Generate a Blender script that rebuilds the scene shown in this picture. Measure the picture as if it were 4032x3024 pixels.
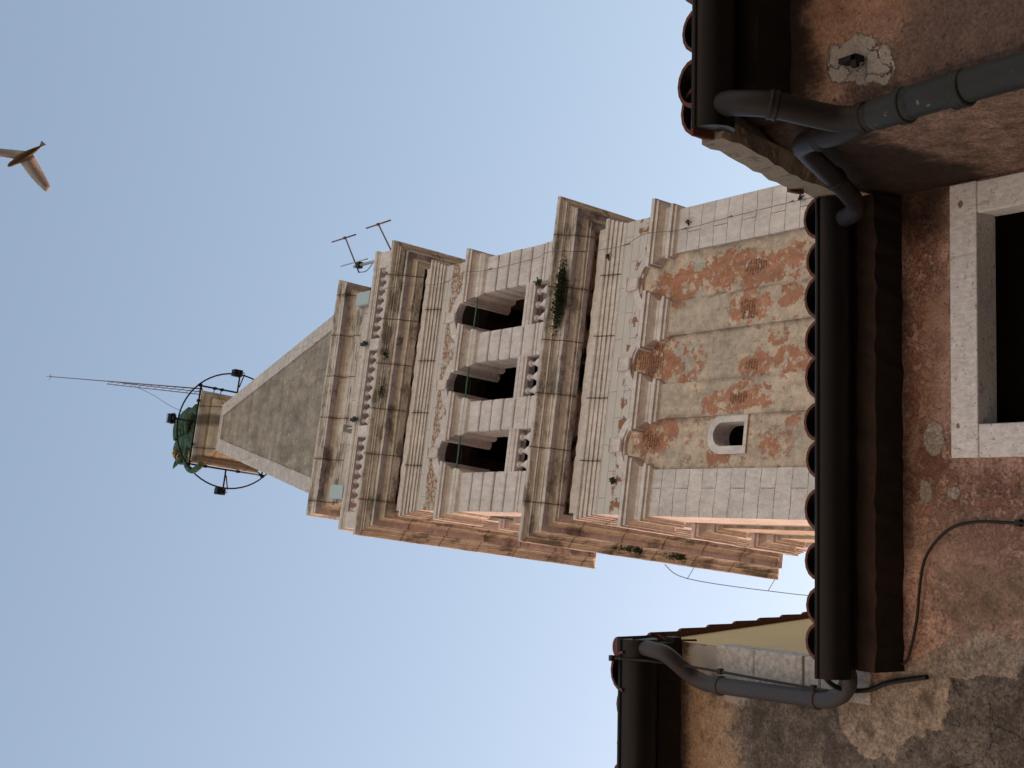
import bpy, bmesh, math, random
from mathutils import Vector, Matrix
R = math.radians
rnd = random.Random(7)

# ------------------------------------------------------------------ clearing
for o in list(bpy.data.objects):
    bpy.data.objects.remove(o)
sc = bpy.context.scene
COL = sc.collection

# ------------------------------------------------------------------ camera (telephoto, tilted 55.6 degrees up, held on its side)
up_r = Vector((0.99615803, -0.06408289, -0.05968713))    # upright right
up_u = Vector((-0.0195675, -0.82720829, 0.56155459))     # upright up
fwd = Vector((0.08535973, 0.55822919, 0.82528413))
cam_d = bpy.data.cameras.new('camera')
cam = bpy.data.objects.new('camera', cam_d)
COL.objects.link(cam)
cx, cy, cz = -up_u, up_r, -fwd
cam.matrix_world = Matrix(((cx.x, cy.x, cz.x, 0), (cx.y, cy.y, cz.y, 0), (cx.z, cy.z, cz.z, 1.6), (0, 0, 0, 1)))
cam_d.sensor_width = 36.0
cam_d.lens = 5687.04 / 4032 * 36
cam_d.clip_start = 0.05
cam_d.clip_end = 2000
sc.camera = cam
sc.render.resolution_x, sc.render.resolution_y = 1024, 768

# ------------------------------------------------------------------ sky and sun (low hazy evening sun from the left)
SUN_EL, SUN_AZ = 12.0, -20.0       # azimuth clockwise from +Y
w = bpy.data.worlds.new('World')
sc.world = w
w.use_nodes = True
nt = w.node_tree
sky = nt.nodes.new('ShaderNodeTexSky')
sky.sky_type = 'NISHITA'
sky.sun_disc = False
sky.sun_elevation = R(SUN_EL)
sky.sun_rotation = R(SUN_AZ)
sky.air_density = 1.8
sky.dust_density = 1.0
sky.ozone_density = 1.0
bg = nt.nodes['Background']
bg.inputs['Strength'].default_value = 0.13
wb = nt.nodes.new('ShaderNodeMix')          # camera white balance of the daylight
wb.data_type = 'RGBA'; wb.blend_type = 'MULTIPLY'
wb.inputs[0].default_value = 1.0
wb.inputs[7].default_value = (1.0, 0.93, 1.02, 1)
nt.links.new(sky.outputs[0], wb.inputs[6])
nt.links.new(wb.outputs[2], bg.inputs['Color'])
sd = bpy.data.lights.new('sun', 'SUN')
sd.energy = 2.0
sd.angle = R(8.0)
sd.color = (1.0, 0.55, 0.36)
sun = bpy.data.objects.new('sun', sd)
COL.objects.link(sun)
sdir = Vector((math.sin(R(SUN_AZ)) * math.cos(R(SUN_EL)), math.cos(R(SUN_AZ)) * math.cos(R(SUN_EL)), math.sin(R(SUN_EL))))
sun.rotation_euler = sdir.to_track_quat('Z', 'Y').to_euler()
sun.location = (-30, 0, 30)
sc.view_settings.view_transform = 'Standard'
sc.view_settings.look = 'None'
sc.view_settings.exposure = 1.43
sc.view_settings.gamma = 1.0

# ------------------------------------------------------------------ node helper
class NT:
    def __init__(s, name, world=False):
        s.m = bpy.data.materials.new(name)
        s.m.use_nodes = True
        s.t = s.m.node_tree
        s.p = s.t.nodes['Principled BSDF']
        s.p.inputs['Specular IOR Level'].default_value = 0.25
        s.p.inputs['Roughness'].default_value = 0.9
        if world:
            s.co = s.n('ShaderNodeNewGeometry').outputs['Position']
        else:
            s.co = s.n('ShaderNodeTexCoord').outputs['Object']
    def n(s, typ, **kw):
        nd = s.t.nodes.new(typ)
        for k, v in kw.items():
            setattr(nd, k, v)
        return nd
    def put(s, sock, v):
        if hasattr(v, 'is_linked') or hasattr(v, 'links'):
            s.t.links.new(v, sock)
        else:
            try:
                sock.default_value = v
            except Exception:
                sock.default_value = tuple(v) + (1.0,)
    def vec(s, op, a, b=None):
        nd = s.n('ShaderNodeVectorMath', operation=op)
        s.put(nd.inputs[0], a)
        if b is not None:
            s.put(nd.inputs[1], b)
        return nd.outputs['Value'] if op in ('LENGTH', 'DISTANCE', 'DOT_PRODUCT') else nd.outputs['Vector']
    def math(s, op, a, b=None, c=None):
        nd = s.n('ShaderNodeMath', operation=op)
        s.put(nd.inputs[0], a)
        if b is not None: s.put(nd.inputs[1], b)
        if c is not None: s.put(nd.inputs[2], c)
        return nd.outputs[0]
    def noise(s, scale, detail=4, rough=0.6, v=None, stretch=None, off=None, out='Fac'):
        v = s.co if v is None else v
        if stretch: v = s.vec('MULTIPLY', v, stretch)
        if off: v = s.vec('ADD', v, off)
        nd = s.n('ShaderNodeTexNoise')
        s.t.links.new(v, nd.inputs['Vector'])
        nd.inputs['Scale'].default_value = scale
        nd.inputs['Detail'].default_value = detail
        nd.inputs['Roughness'].default_value = rough
        return nd.outputs[out]
    def voro(s, scale, v=None, stretch=None, feat='F1', out='Distance'):
        v = s.co if v is None else v
        if stretch: v = s.vec('MULTIPLY', v, stretch)
        nd = s.n('ShaderNodeTexVoronoi', feature=feat)
        s.t.links.new(v, nd.inputs['Vector'])
        nd.inputs['Scale'].default_value = scale
        return nd.outputs[out]
    def step(s, v, lo, hi, a=0.0, b=1.0):
        nd = s.n('ShaderNodeMapRange', interpolation_type='SMOOTHSTEP')
        s.put(nd.inputs[0], v)
        for i, x in enumerate((lo, hi, a, b)):
            nd.inputs[i + 1].default_value = x
        return nd.outputs[0]
    def mix(s, f, a, b, mode='MIX'):
        nd = s.n('ShaderNodeMix', data_type='RGBA', blend_type=mode)
        s.put(nd.inputs[0], f)
        s.put(nd.inputs[6], a)
        s.put(nd.inputs[7], b)
        return nd.outputs[2]
    def blobs(s, lst, warp=0.25, wscale=3.0, soft=0.12, detail=5):
        """union of noise-edged ellipses (cx, cz, rx, rz) in the wall's own plane"""
        nz = s.n('ShaderNodeTexNoise')
        s.t.links.new(s.co, nz.inputs['Vector'])
        nz.inputs['Scale'].default_value = wscale
        nz.inputs['Detail'].default_value = detail
        nz.inputs['Roughness'].default_value = 0.65
        d = s.vec('MULTIPLY', s.vec('SUBTRACT', nz.outputs['Color'], (0.5, 0.5, 0.5)), (warp * 2, 0, warp * 2))
        pos = s.vec('ADD', s.vec('MULTIPLY', s.co, (1, 0, 1)), d)
        out = None
        for (x, z, rx, rz) in lst:
            q = s.vec('MULTIPLY', s.vec('SUBTRACT', pos, (x, 0, z)), (1 / rx, 0, 1 / rz))
            l = s.step(s.vec('LENGTH', q), 1 + soft, 1 - soft)
            out = l if out is None else s.math('MAXIMUM', out, l)
        return out
    def bump(s, h, strength=0.4, dist=0.02, prev=None):
        nd = s.n('ShaderNodeBump')
        nd.inputs['Strength'].default_value = strength
        nd.inputs['Distance'].default_value = dist
        s.t.links.new(h, nd.inputs['Height'])
        if prev is not None: s.t.links.new(prev, nd.inputs['Normal'])
        s.t.links.new(nd.outputs[0], s.p.inputs['Normal'])
        return nd.outputs[0]
    def color(s, c):
        s.put(s.p.inputs['Base Color'], c)
    def sep(s):
        nd = s.n('ShaderNodeSeparateXYZ')
        s.t.links.new(s.co, nd.inputs[0])
        return nd.outputs
    def run(s):
        """distance along whichever side of the square tower a point belongs to"""
        xyz = s.sep()
        side = s.math('GREATER_THAN', s.math('ABSOLUTE', xyz[0]), s.math('ABSOLUTE', s.math('SUBTRACT', xyz[1], 3.785)))
        return s.math('ADD', s.math('MULTIPLY', xyz[1], side), s.math('MULTIPLY', xyz[0], s.math('SUBTRACT', 1.0, side)))
    def comb(s, x, y, z=0.0):
        nd = s.n('ShaderNodeCombineXYZ')
        s.put(nd.inputs[0], x); s.put(nd.inputs[1], y); s.put(nd.inputs[2], z)
        return nd.outputs[0]

def modul(s, c, n, lo, hi, a=0.3, b=0.7):
    """multiply a colour by a noise-driven brightness"""
    v = s.step(n, a, b, lo, hi)
    return s.mix(1.0, c, s.comb(v, v, v), 'MULTIPLY')
def stone(name, base=(0.56, 0.52, 0.49), dirt=0.25, rowh=None, bw=0.9, joints=None, black=0.0, bump=0.35, streak=0.35, warm=(0.48, 0.38, 0.29)):
    s = NT(name)
    big = s.noise(0.9, 3)
    fine = s.noise(9, 5, 0.7)
    c = s.mix(s.step(big, 0.35, 0.7), base, tuple(b * 0.86 for b in base))
    c = s.mix(s.math('MULTIPLY', s.step(s.noise(1.7, 4, 0.6, off=(5, 3, 9)), 0.5, 0.72), dirt), c, warm)
    # rain streaks down the face
    st = s.step(s.noise(4.0, 4, 0.6, stretch=(1, 1, 0.14)), 0.5, 0.75)
    c = s.mix(s.math('MULTIPLY', st, streak), c, (0.22, 0.17, 0.135))
    pits = s.step(s.noise(26, 3, 0.6), 0.34, 0.26)
    c = s.mix(s.math('MULTIPLY', pits, 0.45), c, (0.17, 0.14, 0.12))
    c = s.mix(s.math('MULTIPLY', s.step(fine, 0.35, 0.7), 0.25), c, tuple(min(1, b * 1.12) for b in base))
    c = modul(s, c, s.noise(5, 8, 0.74, stretch=(1, 1, 0.45), off=(6, 6, 6)), 0.84, 1.14)
    c = modul(s, c, s.noise(30, 4, 0.7, off=(1, 6, 6)), 0.90, 1.12)
    h = s.math('ADD', s.math('MULTIPLY', fine, 0.5), s.math('MULTIPLY', pits, -0.4))
    xyz = s.sep()
    run = s.run()
    if rowh:
        br = s.n('ShaderNodeTexBrick')
        wob = s.math('ADD', s.math('MULTIPLY', s.math('SUBTRACT', s.noise(1.3, 2), 0.5), 0.12), s.math('MULTIPLY', s.math('SUBTRACT', s.noise(9, 5, 0.7), 0.5), 0.035))
        s.t.links.new(s.comb(s.math('ADD', s.math('ADD', run, 0.13), s.math('MULTIPLY', s.math('SUBTRACT', s.noise(8, 5, 0.7, off=(5, 5, 5)), 0.5), 0.035)), s.math('ADD', xyz[2], wob)), br.inputs['Vector'])
        br.inputs['Scale'].default_value = 1.0
        br.inputs['Row Height'].default_value = rowh
        br.inputs['Brick Width'].default_value = bw
        br.inputs['Mortar Size'].default_value = 0.011
        br.inputs['Mortar Smooth'].default_value = 0.2
        br.inputs['Color1'].default_value = (0.92, 0.92, 0.92, 1)
        br.inputs['Color2'].default_value = (1.05, 1.03, 1.0, 1)
        br.inputs['Mortar'].default_value = (0.8, 0.8, 0.8, 1)
        br.inputs['Bias'].default_value = 0.0
        c = s.mix(0.8, c, br.outputs['Color'], 'MULTIPLY')
        gap = s.math('MULTIPLY', br.outputs['Fac'], s.step(s.noise(2.4, 3, off=(2, 2, 2)), 0.3, 0.6, 0.35, 1.0))
        c = s.mix(s.math('MULTIPLY', gap, 0.85), c, (0.13, 0.105, 0.09))
        h = s.math('SUBTRACT', h, s.math('MULTIPLY', br.outputs['Fac'], 1.2))
    if joints:
        fr = s.math('FRACT', s.math('ADD', s.math('MULTIPLY', run, 1 / joints), s.math('MULTIPLY', s.noise(3.0, 2), 0.012)))
        jd = s.math('ABSOLUTE', s.math('SUBTRACT', fr, 0.5))
        jn = s.step(jd, 0.017, 0.005)
        c = s.mix(s.math('MULTIPLY', jn, 0.85), c, (0.09, 0.065, 0.05))
        # rust-brown wash around the joints
        wash = s.math('MULTIPLY', s.step(jd, 0.09, 0.0), s.step(s.noise(2.2, 3), 0.42, 0.6))
        c = s.mix(s.math('MULTIPLY', wash, 0.45), c, (0.20, 0.12, 0.08))
        h = s.math('SUBTRACT', h, s.math('MULTIPLY', jn, 1.5))
    if black:
        crust = s.step(s.noise(1.3, 8, 0.72, stretch=(0.7, 0.7, 2.6), off=(3, 1, 4)), 0.49, 0.62)
        c = s.mix(s.math('MULTIPLY', crust, black), c, (0.075, 0.062, 0.052))
    s.color(c)
    s.bump(h, bump, 0.02)
    return s.m

def flat(name, col, rough=0.6, metal=0.0, var=0.15, nscale=8.0, bump=0.0):
    s = NT(name)
    nz = s.noise(nscale, 4)
    c = s.mix(nz, tuple(x * (1 - var) for x in col), tuple(min(1, x * (1 + var)) for x in col))
    s.color(c)
    s.p.inputs['Roughness'].default_value = rough
    s.p.inputs['Metallic'].default_value = metal
    if bump: s.bump(s.noise(nscale * 3, 4), bump, 0.01)
    if max(col) < 0.006: s.p.inputs['Specular IOR Level'].default_value = 0.0
    return s.m

MAT = {}
ST = (0.71, 0.61, 0.62)
MAT['pilaster'] = stone('pilaster_stone', ST, 0.15, rowh=0.475, bw=1.5, streak=0.15)
MAT['smooth'] = stone('carved_stone', ST, 0.2, streak=0.2)
MAT['mould'] = stone('moulded_stone', (0.69, 0.595, 0.59), 0.22, joints=1.62, streak=0.15)
MAT['cornice'] = stone('weathered_cornice_stone', (0.67, 0.575, 0.565), 0.25, joints=1.43, black=0.72, streak=0.14, warm=(0.42, 0.345, 0.295))
MAT['attic'] = stone('attic_stone', (0.64, 0.555, 0.535), 0.3, rowh=1.6, bw=1.5, streak=0.2)
MAT['cap'] = stone('cap_stone', (0.56, 0.475, 0.435), 0.35, joints=1.9, streak=0.08)
def cap_stain(m):
    s = NT.__new__(NT); s.m = m; s.t = m.node_tree; s.p = s.t.nodes['Principled BSDF']
    s.co = s.n('ShaderNodeTexCoord').outputs['Object']
    old = s.p.inputs['Base Color'].links[0].from_socket
    st = s.blobs([(0.32, 62.9, 0.26, 1.6), (-1.45, 63.0, 0.2, 0.6)], 0.16, 3.0, 0.4, 6)
    s.color(s.mix(s.math('MULTIPLY', st, 0.8), old, (0.11, 0.092, 0.08)))
cap_stain(MAT['cap'])
MAT['hip'] = stone('hip_stone', (0.61, 0.53, 0.535), 0.2, rowh=0.55, bw=3.0, streak=0.25)

def spandrel():
    s = NT('spandrel_rubble_masonry')
    xyz = s.sep()
    run = s.run()
    fine = s.noise(9, 5, 0.7)
    c = s.mix(s.noise(2.0, 4), (0.69, 0.60, 0.60), (0.58, 0.50, 0.49))
    # exposed brick and rubble low in the spandrels of the belfry
    red = s.math('MULTIPLY', s.step(xyz[2], 39.02, 38.92), s.step(xyz[2], 36.0, 36.1))
    rub = s.voro(5.5, stretch=(1, 1, 1.6), feat='DISTANCE_TO_EDGE')
    pale = s.step(s.math('ADD', rub, s.math('MULTIPLY', s.noise(3.0, 3), 0.25)), 0.20, 0.26)
    rubc = s.mix(pale, s.mix(fine, (0.30, 0.11, 0.065), (0.42, 0.20, 0.13)), (0.54, 0.46, 0.40))
    edge = s.step(s.noise(1.6, 4, off=(7, 0, 0)), 0.40, 0.46)
    m = s.math('MULTIPLY', red, edge)
    c = s.mix(m, c, rubc)
    # small brick pockets between the lower arches
    low = s.math('MULTIPLY', s.step(xyz[2], 29.98, 29.93), s.step(s.noise(3.0, 3, off=(1, 5, 2)), 0.52, 0.57))
    c = s.mix(low, c, (0.31, 0.15, 0.09))
    br = s.n('ShaderNodeTexBrick')
    s.t.links.new(s.comb(run, xyz[2]), br.inputs['Vector'])
    for k, v in (('Scale', 1.0), ('Row Height', 0.29), ('Brick Width', 1.35), ('Mortar Size', 0.009)):
        br.inputs[k].default_value = v
    c = s.mix(s.math('MULTIPLY', br.outputs['Fac'], 0.6), c, (0.16, 0.13, 0.11))
    s.color(c)
    s.bump(s.math('ADD', fine, s.math('MULTIPLY', m, s.math('MULTIPLY', pale, 2.0))), 0.5, 0.03)
    return s.m
MAT['spandrel'] = spandrel()

def bay_plaster(name, blobs_red, blobs_pale, blobs_grey, blobs_brick):
    s = NT(name)
    fine = s.noise(14, 5, 0.7)
    mid = s.noise(2.6, 5, 0.65)
    c = s.mix(s.step(mid, 0.35, 0.68), (0.74, 0.555, 0.455), (0.58, 0.44, 0.365))
    c = s.mix(s.math('MULTIPLY', s.step(s.noise(1.2, 4, off=(4, 4, 4)), 0.48, 0.62), 0.5), c, (0.56, 0.45, 0.39))
    # scattered small peelings everywhere
    peel = s.step(s.noise(4.6, 8, 0.72, stretch=(1, 1, 0.75), off=(9, 0, 3)), 0.575, 0.595)
    c = s.mix(s.math('MULTIPLY', peel, 0.8), c, (0.40, 0.205, 0.12))
    red = s.blobs(blobs_red, 0.42, 2.6, 0.04, 9)
    rc = s.mix(s.noise(3.4, 5), (0.52, 0.165, 0.085), (0.50, 0.27, 0.19))
    hole = s.step(s.noise(3.4, 8, 0.72, off=(2, 8, 1)), 0.52, 0.55)
    c = s.mix(s.math('MULTIPLY', red, s.math('SUBTRACT', 1.0, hole)), c, rc)
    if blobs_grey:
        c = s.mix(s.math('MULTIPLY', s.blobs(blobs_grey, 0.3, 2.0, 0.4), 0.45), c, (0.52, 0.425, 0.375))
    if blobs_pale:
        c = s.mix(s.math('MULTIPLY', s.blobs(blobs_pale, 0.22, 6.0, 0.08), 0.75), c, (0.58, 0.55, 0.51))
    c = modul(s, c, s.noise(5.5, 8, 0.75, off=(8, 1, 8)), 0.72, 1.15)
    c = modul(s, c, s.noise(2.4, 6, 0.7, stretch=(1.4, 1, 0.3), off=(1, 9, 8)), 0.80, 1.10)
    xyz = s.sep()
    run = s.run()
    br = s.n('ShaderNodeTexBrick')
    s.t.links.new(s.comb(run, xyz[2]), br.inputs['Vector'])
    for k, v in (('Scale', 1.0), ('Row Height', 0.085), ('Brick Width', 0.26), ('Mortar Size', 0.016)):
        br.inputs[k].default_value = v
    br.inputs['Color1'].default_value = (0.40, 0.17, 0.09, 1)
    br.inputs['Color2'].default_value = (0.34, 0.13, 0.075, 1)
    br.inputs['Mortar'].default_value = (0.14, 0.06, 0.04, 1)
    bk = s.math('MULTIPLY', s.blobs(blobs_brick, 0.35, 4.0, 0.1, 8), s.step(s.noise(5, 6, 0.7, off=(3, 3, 0)), 0.42, 0.46))
    c = s.mix(bk, c, br.outputs['Color'])
    # dirt specks and stains along the pilaster edges
    c = s.mix(s.math('MULTIPLY', s.step(s.noise(11, 4, 0.7), 0.64, 0.70), 0.6), c, (0.15, 0.115, 0.09))
    c = s.mix(s.math('MULTIPLY', fine, 0.25), c, (0.20, 0.165, 0.13))
    ed = None
    for e in (-2.68, -1.445, -0.60, 0.60, 1.445, 2.68):
        k = s.step(s.math('ABSOLUTE', s.math('SUBTRACT', xyz[0], e)), 0.11, 0.0)
        ed = k if ed is None else s.math('MAXIMUM', ed, k)
    ed = s.math('MULTIPLY', ed, s.step(s.noise(2.2, 4, off=(0, 0, 6)), 0.42, 0.6))
    c = s.mix(s.math('MULTIPLY', ed, 0.55), c, (0.17, 0.15, 0.125))
    s.color(c)
    h = s.math('ADD', s.math('MULTIPLY', fine, 0.3), s.math('MULTIPLY', mid, 0.6))
    h = s.math('SUBTRACT', h, s.math('MULTIPLY', s.math('MAXIMUM', red, bk), 0.5))
    h = s.math('SUBTRACT', h, s.math('MULTIPLY', s.math('MULTIPLY', bk, br.outputs['Fac']), 1.0))
    s.bump(h, 0.5, 0.04)
    return s.m
MAT['bay'] = bay_plaster('peeling_bay_plaster',
    [(2.0, 24.4, 0.42, 0.75), (1.95, 26.0, 0.55, 1.15), (1.75, 28.4, 0.5, 0.9), (2.1, 27.4, 0.35, 0.7), (1.02, 25.6, 0.42, 0.7), (1.15, 24.3, 0.25, 0.4),
     (0.05, 28.6, 0.55, 1.0), (-0.1, 27.6, 0.5, 0.6), (-0.35, 25.3, 0.35, 0.5), (-0.3, 24.2, 0.3, 0.6), (0.25, 24.6, 0.2, 0.3), (-1.05, 25.5, 0.32, 1.0), (-1.15, 26.4, 0.28, 0.5),
     (-1.95, 28.7, 0.36, 0.75), (-1.6, 28.0, 0.25, 0.5), (-2.15, 24.4, 0.32, 0.5), (-2.4, 26.3, 0.2, 0.35), (-1.7, 24.0, 0.15, 0.25)],
    [(0.25, 28.0, 0.16, 0.18), (-0.15, 27.55, 0.22, 0.16), (0.3, 27.5, 0.1, 0.2), (1.55, 27.5, 0.12, 0.18), (2.3, 27.6, 0.16, 0.2), (1.7, 28.0, 0.1, 0.1), (-0.05, 28.5, 0.07, 0.08), (0.0, 27.8, 0.12, 0.14)],
    [(-2.1, 23.7, 0.45, 0.45), (0.3, 26.2, 0.4, 0.9), (1.05, 27.3, 0.4, 0.9), (-1.0, 28.0, 0.4, 0.6), (-2.4, 27.9, 0.3, 0.5), (-0.2, 26.4, 0.4, 0.5)],
    [(2.0, 25.55, 0.2, 0.36), (0.98, 25.6, 0.24, 0.30), (-0.35, 25.4, 0.14, 0.22), (-1.05, 25.65, 0.17, 0.34), (0.12, 29.0, 0.42, 0.5), (-1.95, 28.65, 0.26, 0.32)])
MAT['bayside'] = bay_plaster('side_bay_plaster', [(2.0, 25.0, 0.3, 0.8), (0.2, 27.0, 0.3, 0.6), (-1.5, 26, 0.3, 0.6)], [], [], [(-2.0, 27, 0.2, 0.3)])

def spire_plaster():
    s = NT('spire_grey_render')
    c = s.mix(s.noise(0.55, 5, 0.65), (0.275, 0.215, 0.185), (0.40, 0.325, 0.28))
    c = s.mix(s.math('MULTIPLY', s.step(s.noise(2.0, 4, stretch=(1, 1, 0.35)), 0.45, 0.7), 0.55), c, (0.205, 0.175, 0.135))
    lich = s.step(s.noise(2.6, 6, 0.7, off=(3, 0, 8)), 0.56, 0.62)
    zone = s.step(s.noise(0.45, 2, off=(2, 2, 2)), 0.48, 0.56)
    c = s.mix(s.math('MULTIPLY', s.math('MULTIPLY', lich, zone), 0.8), c, (0.50, 0.46, 0.37))
    c = modul(s, c, s.noise(1.6, 9, 0.74, stretch=(1, 1, 0.4), off=(4, 4, 0)), 0.66, 1.28)
    c = modul(s, c, s.noise(14, 5, 0.75), 0.78, 1.15)
    c = modul(s, c, s.noise(0.9, 3, 0.6, stretch=(0.2, 0.2, 2.0), off=(4, 2, 0)), 0.85, 1.12)
    s.color(c)
    s.bump(s.noise(7, 6, 0.7), 0.35, 0.05)
    return s.m
MAT['spire'] = spire_plaster()
MAT['vault_shade'] = flat('shade_dark_vault_stone', (0.055, 0.042, 0.034), 0.95, var=0.5, nscale=3, bump=0.3)  # shade of the belfry depth painted in as a dark base colour
def gap_mat():
    s = NT('shaded_rusty_recess')
    k = s.step(s.noise(0.9, 6, 0.7), 0.46, 0.56)
    s.color(s.mix(k, (0.05, 0.035, 0.027), (0.60, 0.46, 0.38)))  # deep-gap shade and rust tint painted in, broken by bare stone
    return s.m
MAT['gap'] = gap_mat()
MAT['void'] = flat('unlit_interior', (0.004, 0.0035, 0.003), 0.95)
MAT['iron'] = flat('dark_iron', (0.030, 0.027, 0.027), 0.6, 0.3)
MAT['lampblack'] = flat('black_lamp_housing', (0.008, 0.009, 0.013), 0.5)
MAT['green_rod'] = flat('verdigris_bar', (0.10, 0.19, 0.145), 0.7, var=0.35, nscale=5)
MAT['galv'] = flat('galvanised_tube', (0.42, 0.40, 0.40), 0.45, 0.5)
MAT['brownrod'] = flat('brown_aerial_rod', (0.17, 0.10, 0.085), 0.6)
MAT['panel'] = flat('pale_grey_blue_panel', (0.47, 0.54, 0.60), 0.5, var=0.05)
MAT['white'] = flat('off_white_housing', (0.60, 0.56, 0.49), 0.5)
MAT['gold'] = flat('worn_gilding', (0.52, 0.30, 0.09), 0.5, 0.4, 0.3)
MAT['wire'] = flat('lead_wire', (0.17, 0.15, 0.15), 0.6)
MAT['leaf'] = flat('dark_green_leaf', (0.035, 0.05, 0.018), 0.8, var=0.6, nscale=20)
MAT['moss'] = flat('moss', (0.028, 0.038, 0.014), 0.95, var=0.7, nscale=25)

def bronze():
    s = NT('green_patina_bronze')
    c = s.mix(s.step(s.noise(3.0, 5, 0.65), 0.38, 0.62), (0.095, 0.185, 0.135), (0.045, 0.085, 0.062))
    c = s.mix(s.step(s.noise(9, 4), 0.62, 0.72), c, (0.02, 0.024, 0.02))
    s.color(c)
    s.p.inputs['Roughness'].default_value = 0.7
    s.bump(s.noise(5, 5, 0.65, stretch=(0.4, 1, 1)), 1.0, 0.25)
    return s.m
MAT['bronze'] = bronze()

# ------------------------------------------------------------------ mesh helper
class MB:
    def __init__(s):
        s.v, s.f, s.mi, s.sm = [], [], [], []
    def face(s, idx, m=0, smooth=False):
        s.f.append(idx); s.mi.append(m); s.sm.append(smooth)
    def add(s, verts, faces, m=0, smooth=False):
        b = len(s.v)
        s.v += [tuple(p) for p in verts]
        for f in faces: s.face([b + i for i in f], m, smooth)
    def quad(s, a, b, c, d, m=0):
        s.add((a, b, c, d), ((0, 1, 2, 3),), m)
    def box(s, x0, x1, y0, y1, z0, z1, m=0, bev=0.0):
        if bev:
            bm = bmesh.new()
            bmesh.ops.create_cube(bm, size=1)
            for v in bm.verts:
                v.co = Vector((x0 + (v.co.x + .5) * (x1 - x0), y0 + (v.co.y + .5) * (y1 - y0), z0 + (v.co.z + .5) * (z1 - z0)))
            bmesh.ops.bevel(bm, geom=bm.edges[:], offset=bev, segments=2, affect='EDGES', profile=0.5)
            bm.verts.index_update()
            s.add([v.co[:] for v in bm.verts], [[v.index for v in f.verts] for f in bm.faces], m)
            bm.free()
            return
        v = [(x, y, z) for z in (z0, z1) for y in (y0, y1) for x in (x0, x1)]
        s.add(v, ((0, 2, 3, 1), (4, 5, 7, 6), (0, 1, 5, 4), (2, 6, 7, 3), (0, 4, 6, 2), (1, 3, 7, 5)), m)
    def tube(s, pts, r, n=8, m=0, smooth=True, cap=True, radii=None, squash=None):
        pts = [Vector(p) for p in pts]
        rings = []
        prev = None
        for i, p in enumerate(pts):
            t = (pts[min(i + 1, len(pts) - 1)] - pts[max(i - 1, 0)]).normalized()
            if prev is None:
                a = Vector((0, 0, 1)) if abs(t.z) < 0.9 else Vector((1, 0, 0))
                u = t.cross(a).normalized()
            else:
                u = (prev - t * prev.dot(t)).normalized()
            prev = u
            w_ = t.cross(u)
            rr = radii[i] if radii else r
            rings.append([p + (u * math.cos(2 * math.pi * k / n) + w_ * math.sin(2 * math.pi * k / n)) * rr for k in range(n)])
        v = [q for rg in rings for q in rg]
        f = []
        for i in range(len(rings) - 1):
            for k in range(n):
                f.append((i * n + k, i * n + (k + 1) % n, (i + 1) * n + (k + 1) % n, (i + 1) * n + k))
        s.add(v, f, m, smooth)
        if cap:
            b = len(s.v) - len(v)
            s.face([b + k for k in range(n)][::-1], m)
            s.face([b + (len(rings) - 1) * n + k for k in range(n)], m)
    def lathe(s, prof, c, n=12, m=0, smooth=True):
        v = [(c[0] + r * math.cos(2 * math.pi * k / n), c[1] + r * math.sin(2 * math.pi * k / n), c[2] + z) for r, z in prof for k in range(n)]
        f = [(i * n + k, i * n + (k + 1) % n, (i + 1) * n + (k + 1) % n, (i + 1) * n + k) for i in range(len(prof) - 1) for k in range(n)]
        s.add(v, f, m, smooth)
    def ring(s, prof, x0, x1, y0, y1, seg=1, jit=0.0, m=0, seed=1, quirk=0.0):
        """mitred moulding round a rectangle; prof = (offset outward, z)"""
        rn = random.Random(seed)
        if quirk:
            q = [prof[0]]
            for (o0, z0), (o1, z1) in zip(prof[:-1], prof[1:]):
                if o1 - o0 > 0.015 and abs(z1 - z0) < 0.022 and q[-1][1] < z0 - 0.02:
                    q[-1] = (o0, z0 - 0.014)
                    q += [(o0 - quirk, z0 - 0.012), (o0 - quirk, z1)]
                q.append((o1, z1))
            prof = q
        cor = [((x0, y0), (-1, -1)), ((x1, y0), (1, -1)), ((x1, y1), (1, 1)), ((x0, y1), (-1, 1))]
        rows = []
        tot = 4 * seg
        off = [[(rn.uniform(-jit, jit), rn.uniform(-jit, jit)) if i % seg else (0, 0) for i in range(tot)] for _ in prof]
        for j, (o, z) in enumerate(prof):
            row = []
            for sd in range(4):
                (ax, ay), (sx, sy) = cor[sd]
                (bx, by), (tx, ty) = cor[(sd + 1) % 4]
                A = (ax + sx * o, ay + sy * o); B = (bx + tx * o, by + ty * o)
                nrm = ((0, -1), (1, 0), (0, 1), (-1, 0))[sd]
                for i in range(seg):
                    t = i / seg
                    dn, dz = off[j][sd * seg + i]
                    row.append((A[0] + (B[0] - A[0]) * t + nrm[0] * dn, A[1] + (B[1] - A[1]) * t + nrm[1] * dn, z + dz))
            rows.append(row)
        v = [q for r_ in rows for q in r_]
        f = [(i * tot + k, i * tot + (k + 1) % tot, (i + 1) * tot + (k + 1) % tot, (i + 1) * tot + k) for i in range(len(rows) - 1) for k in range(tot)]
        s.add(v, f, m)
    def build(s, name, mats, parent=None, org=None):
        me = bpy.data.meshes.new(name)
        v = s.v if org is None else [(a - org[0], b - org[1], c - org[2]) for a, b, c in s.v]
        me.from_pydata(v, [], s.f)
        for mt in (mats if isinstance(mats, (list, tuple)) else [mats]):
            me.materials.append(mt)
        me.polygons.foreach_set('material_index', s.mi)
        me.polygons.foreach_set('use_smooth', s.sm)
        bm = bmesh.new(); bm.from_mesh(me)
        bmesh.ops.recalc_face_normals(bm, faces=bm.faces[:])
        bm.to_mesh(me); bm.free()
        me.update()
        o = bpy.data.objects.new(name, me)
        COL.objects.link(o)
        if parent is not None: o.parent = parent
        return o

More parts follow.
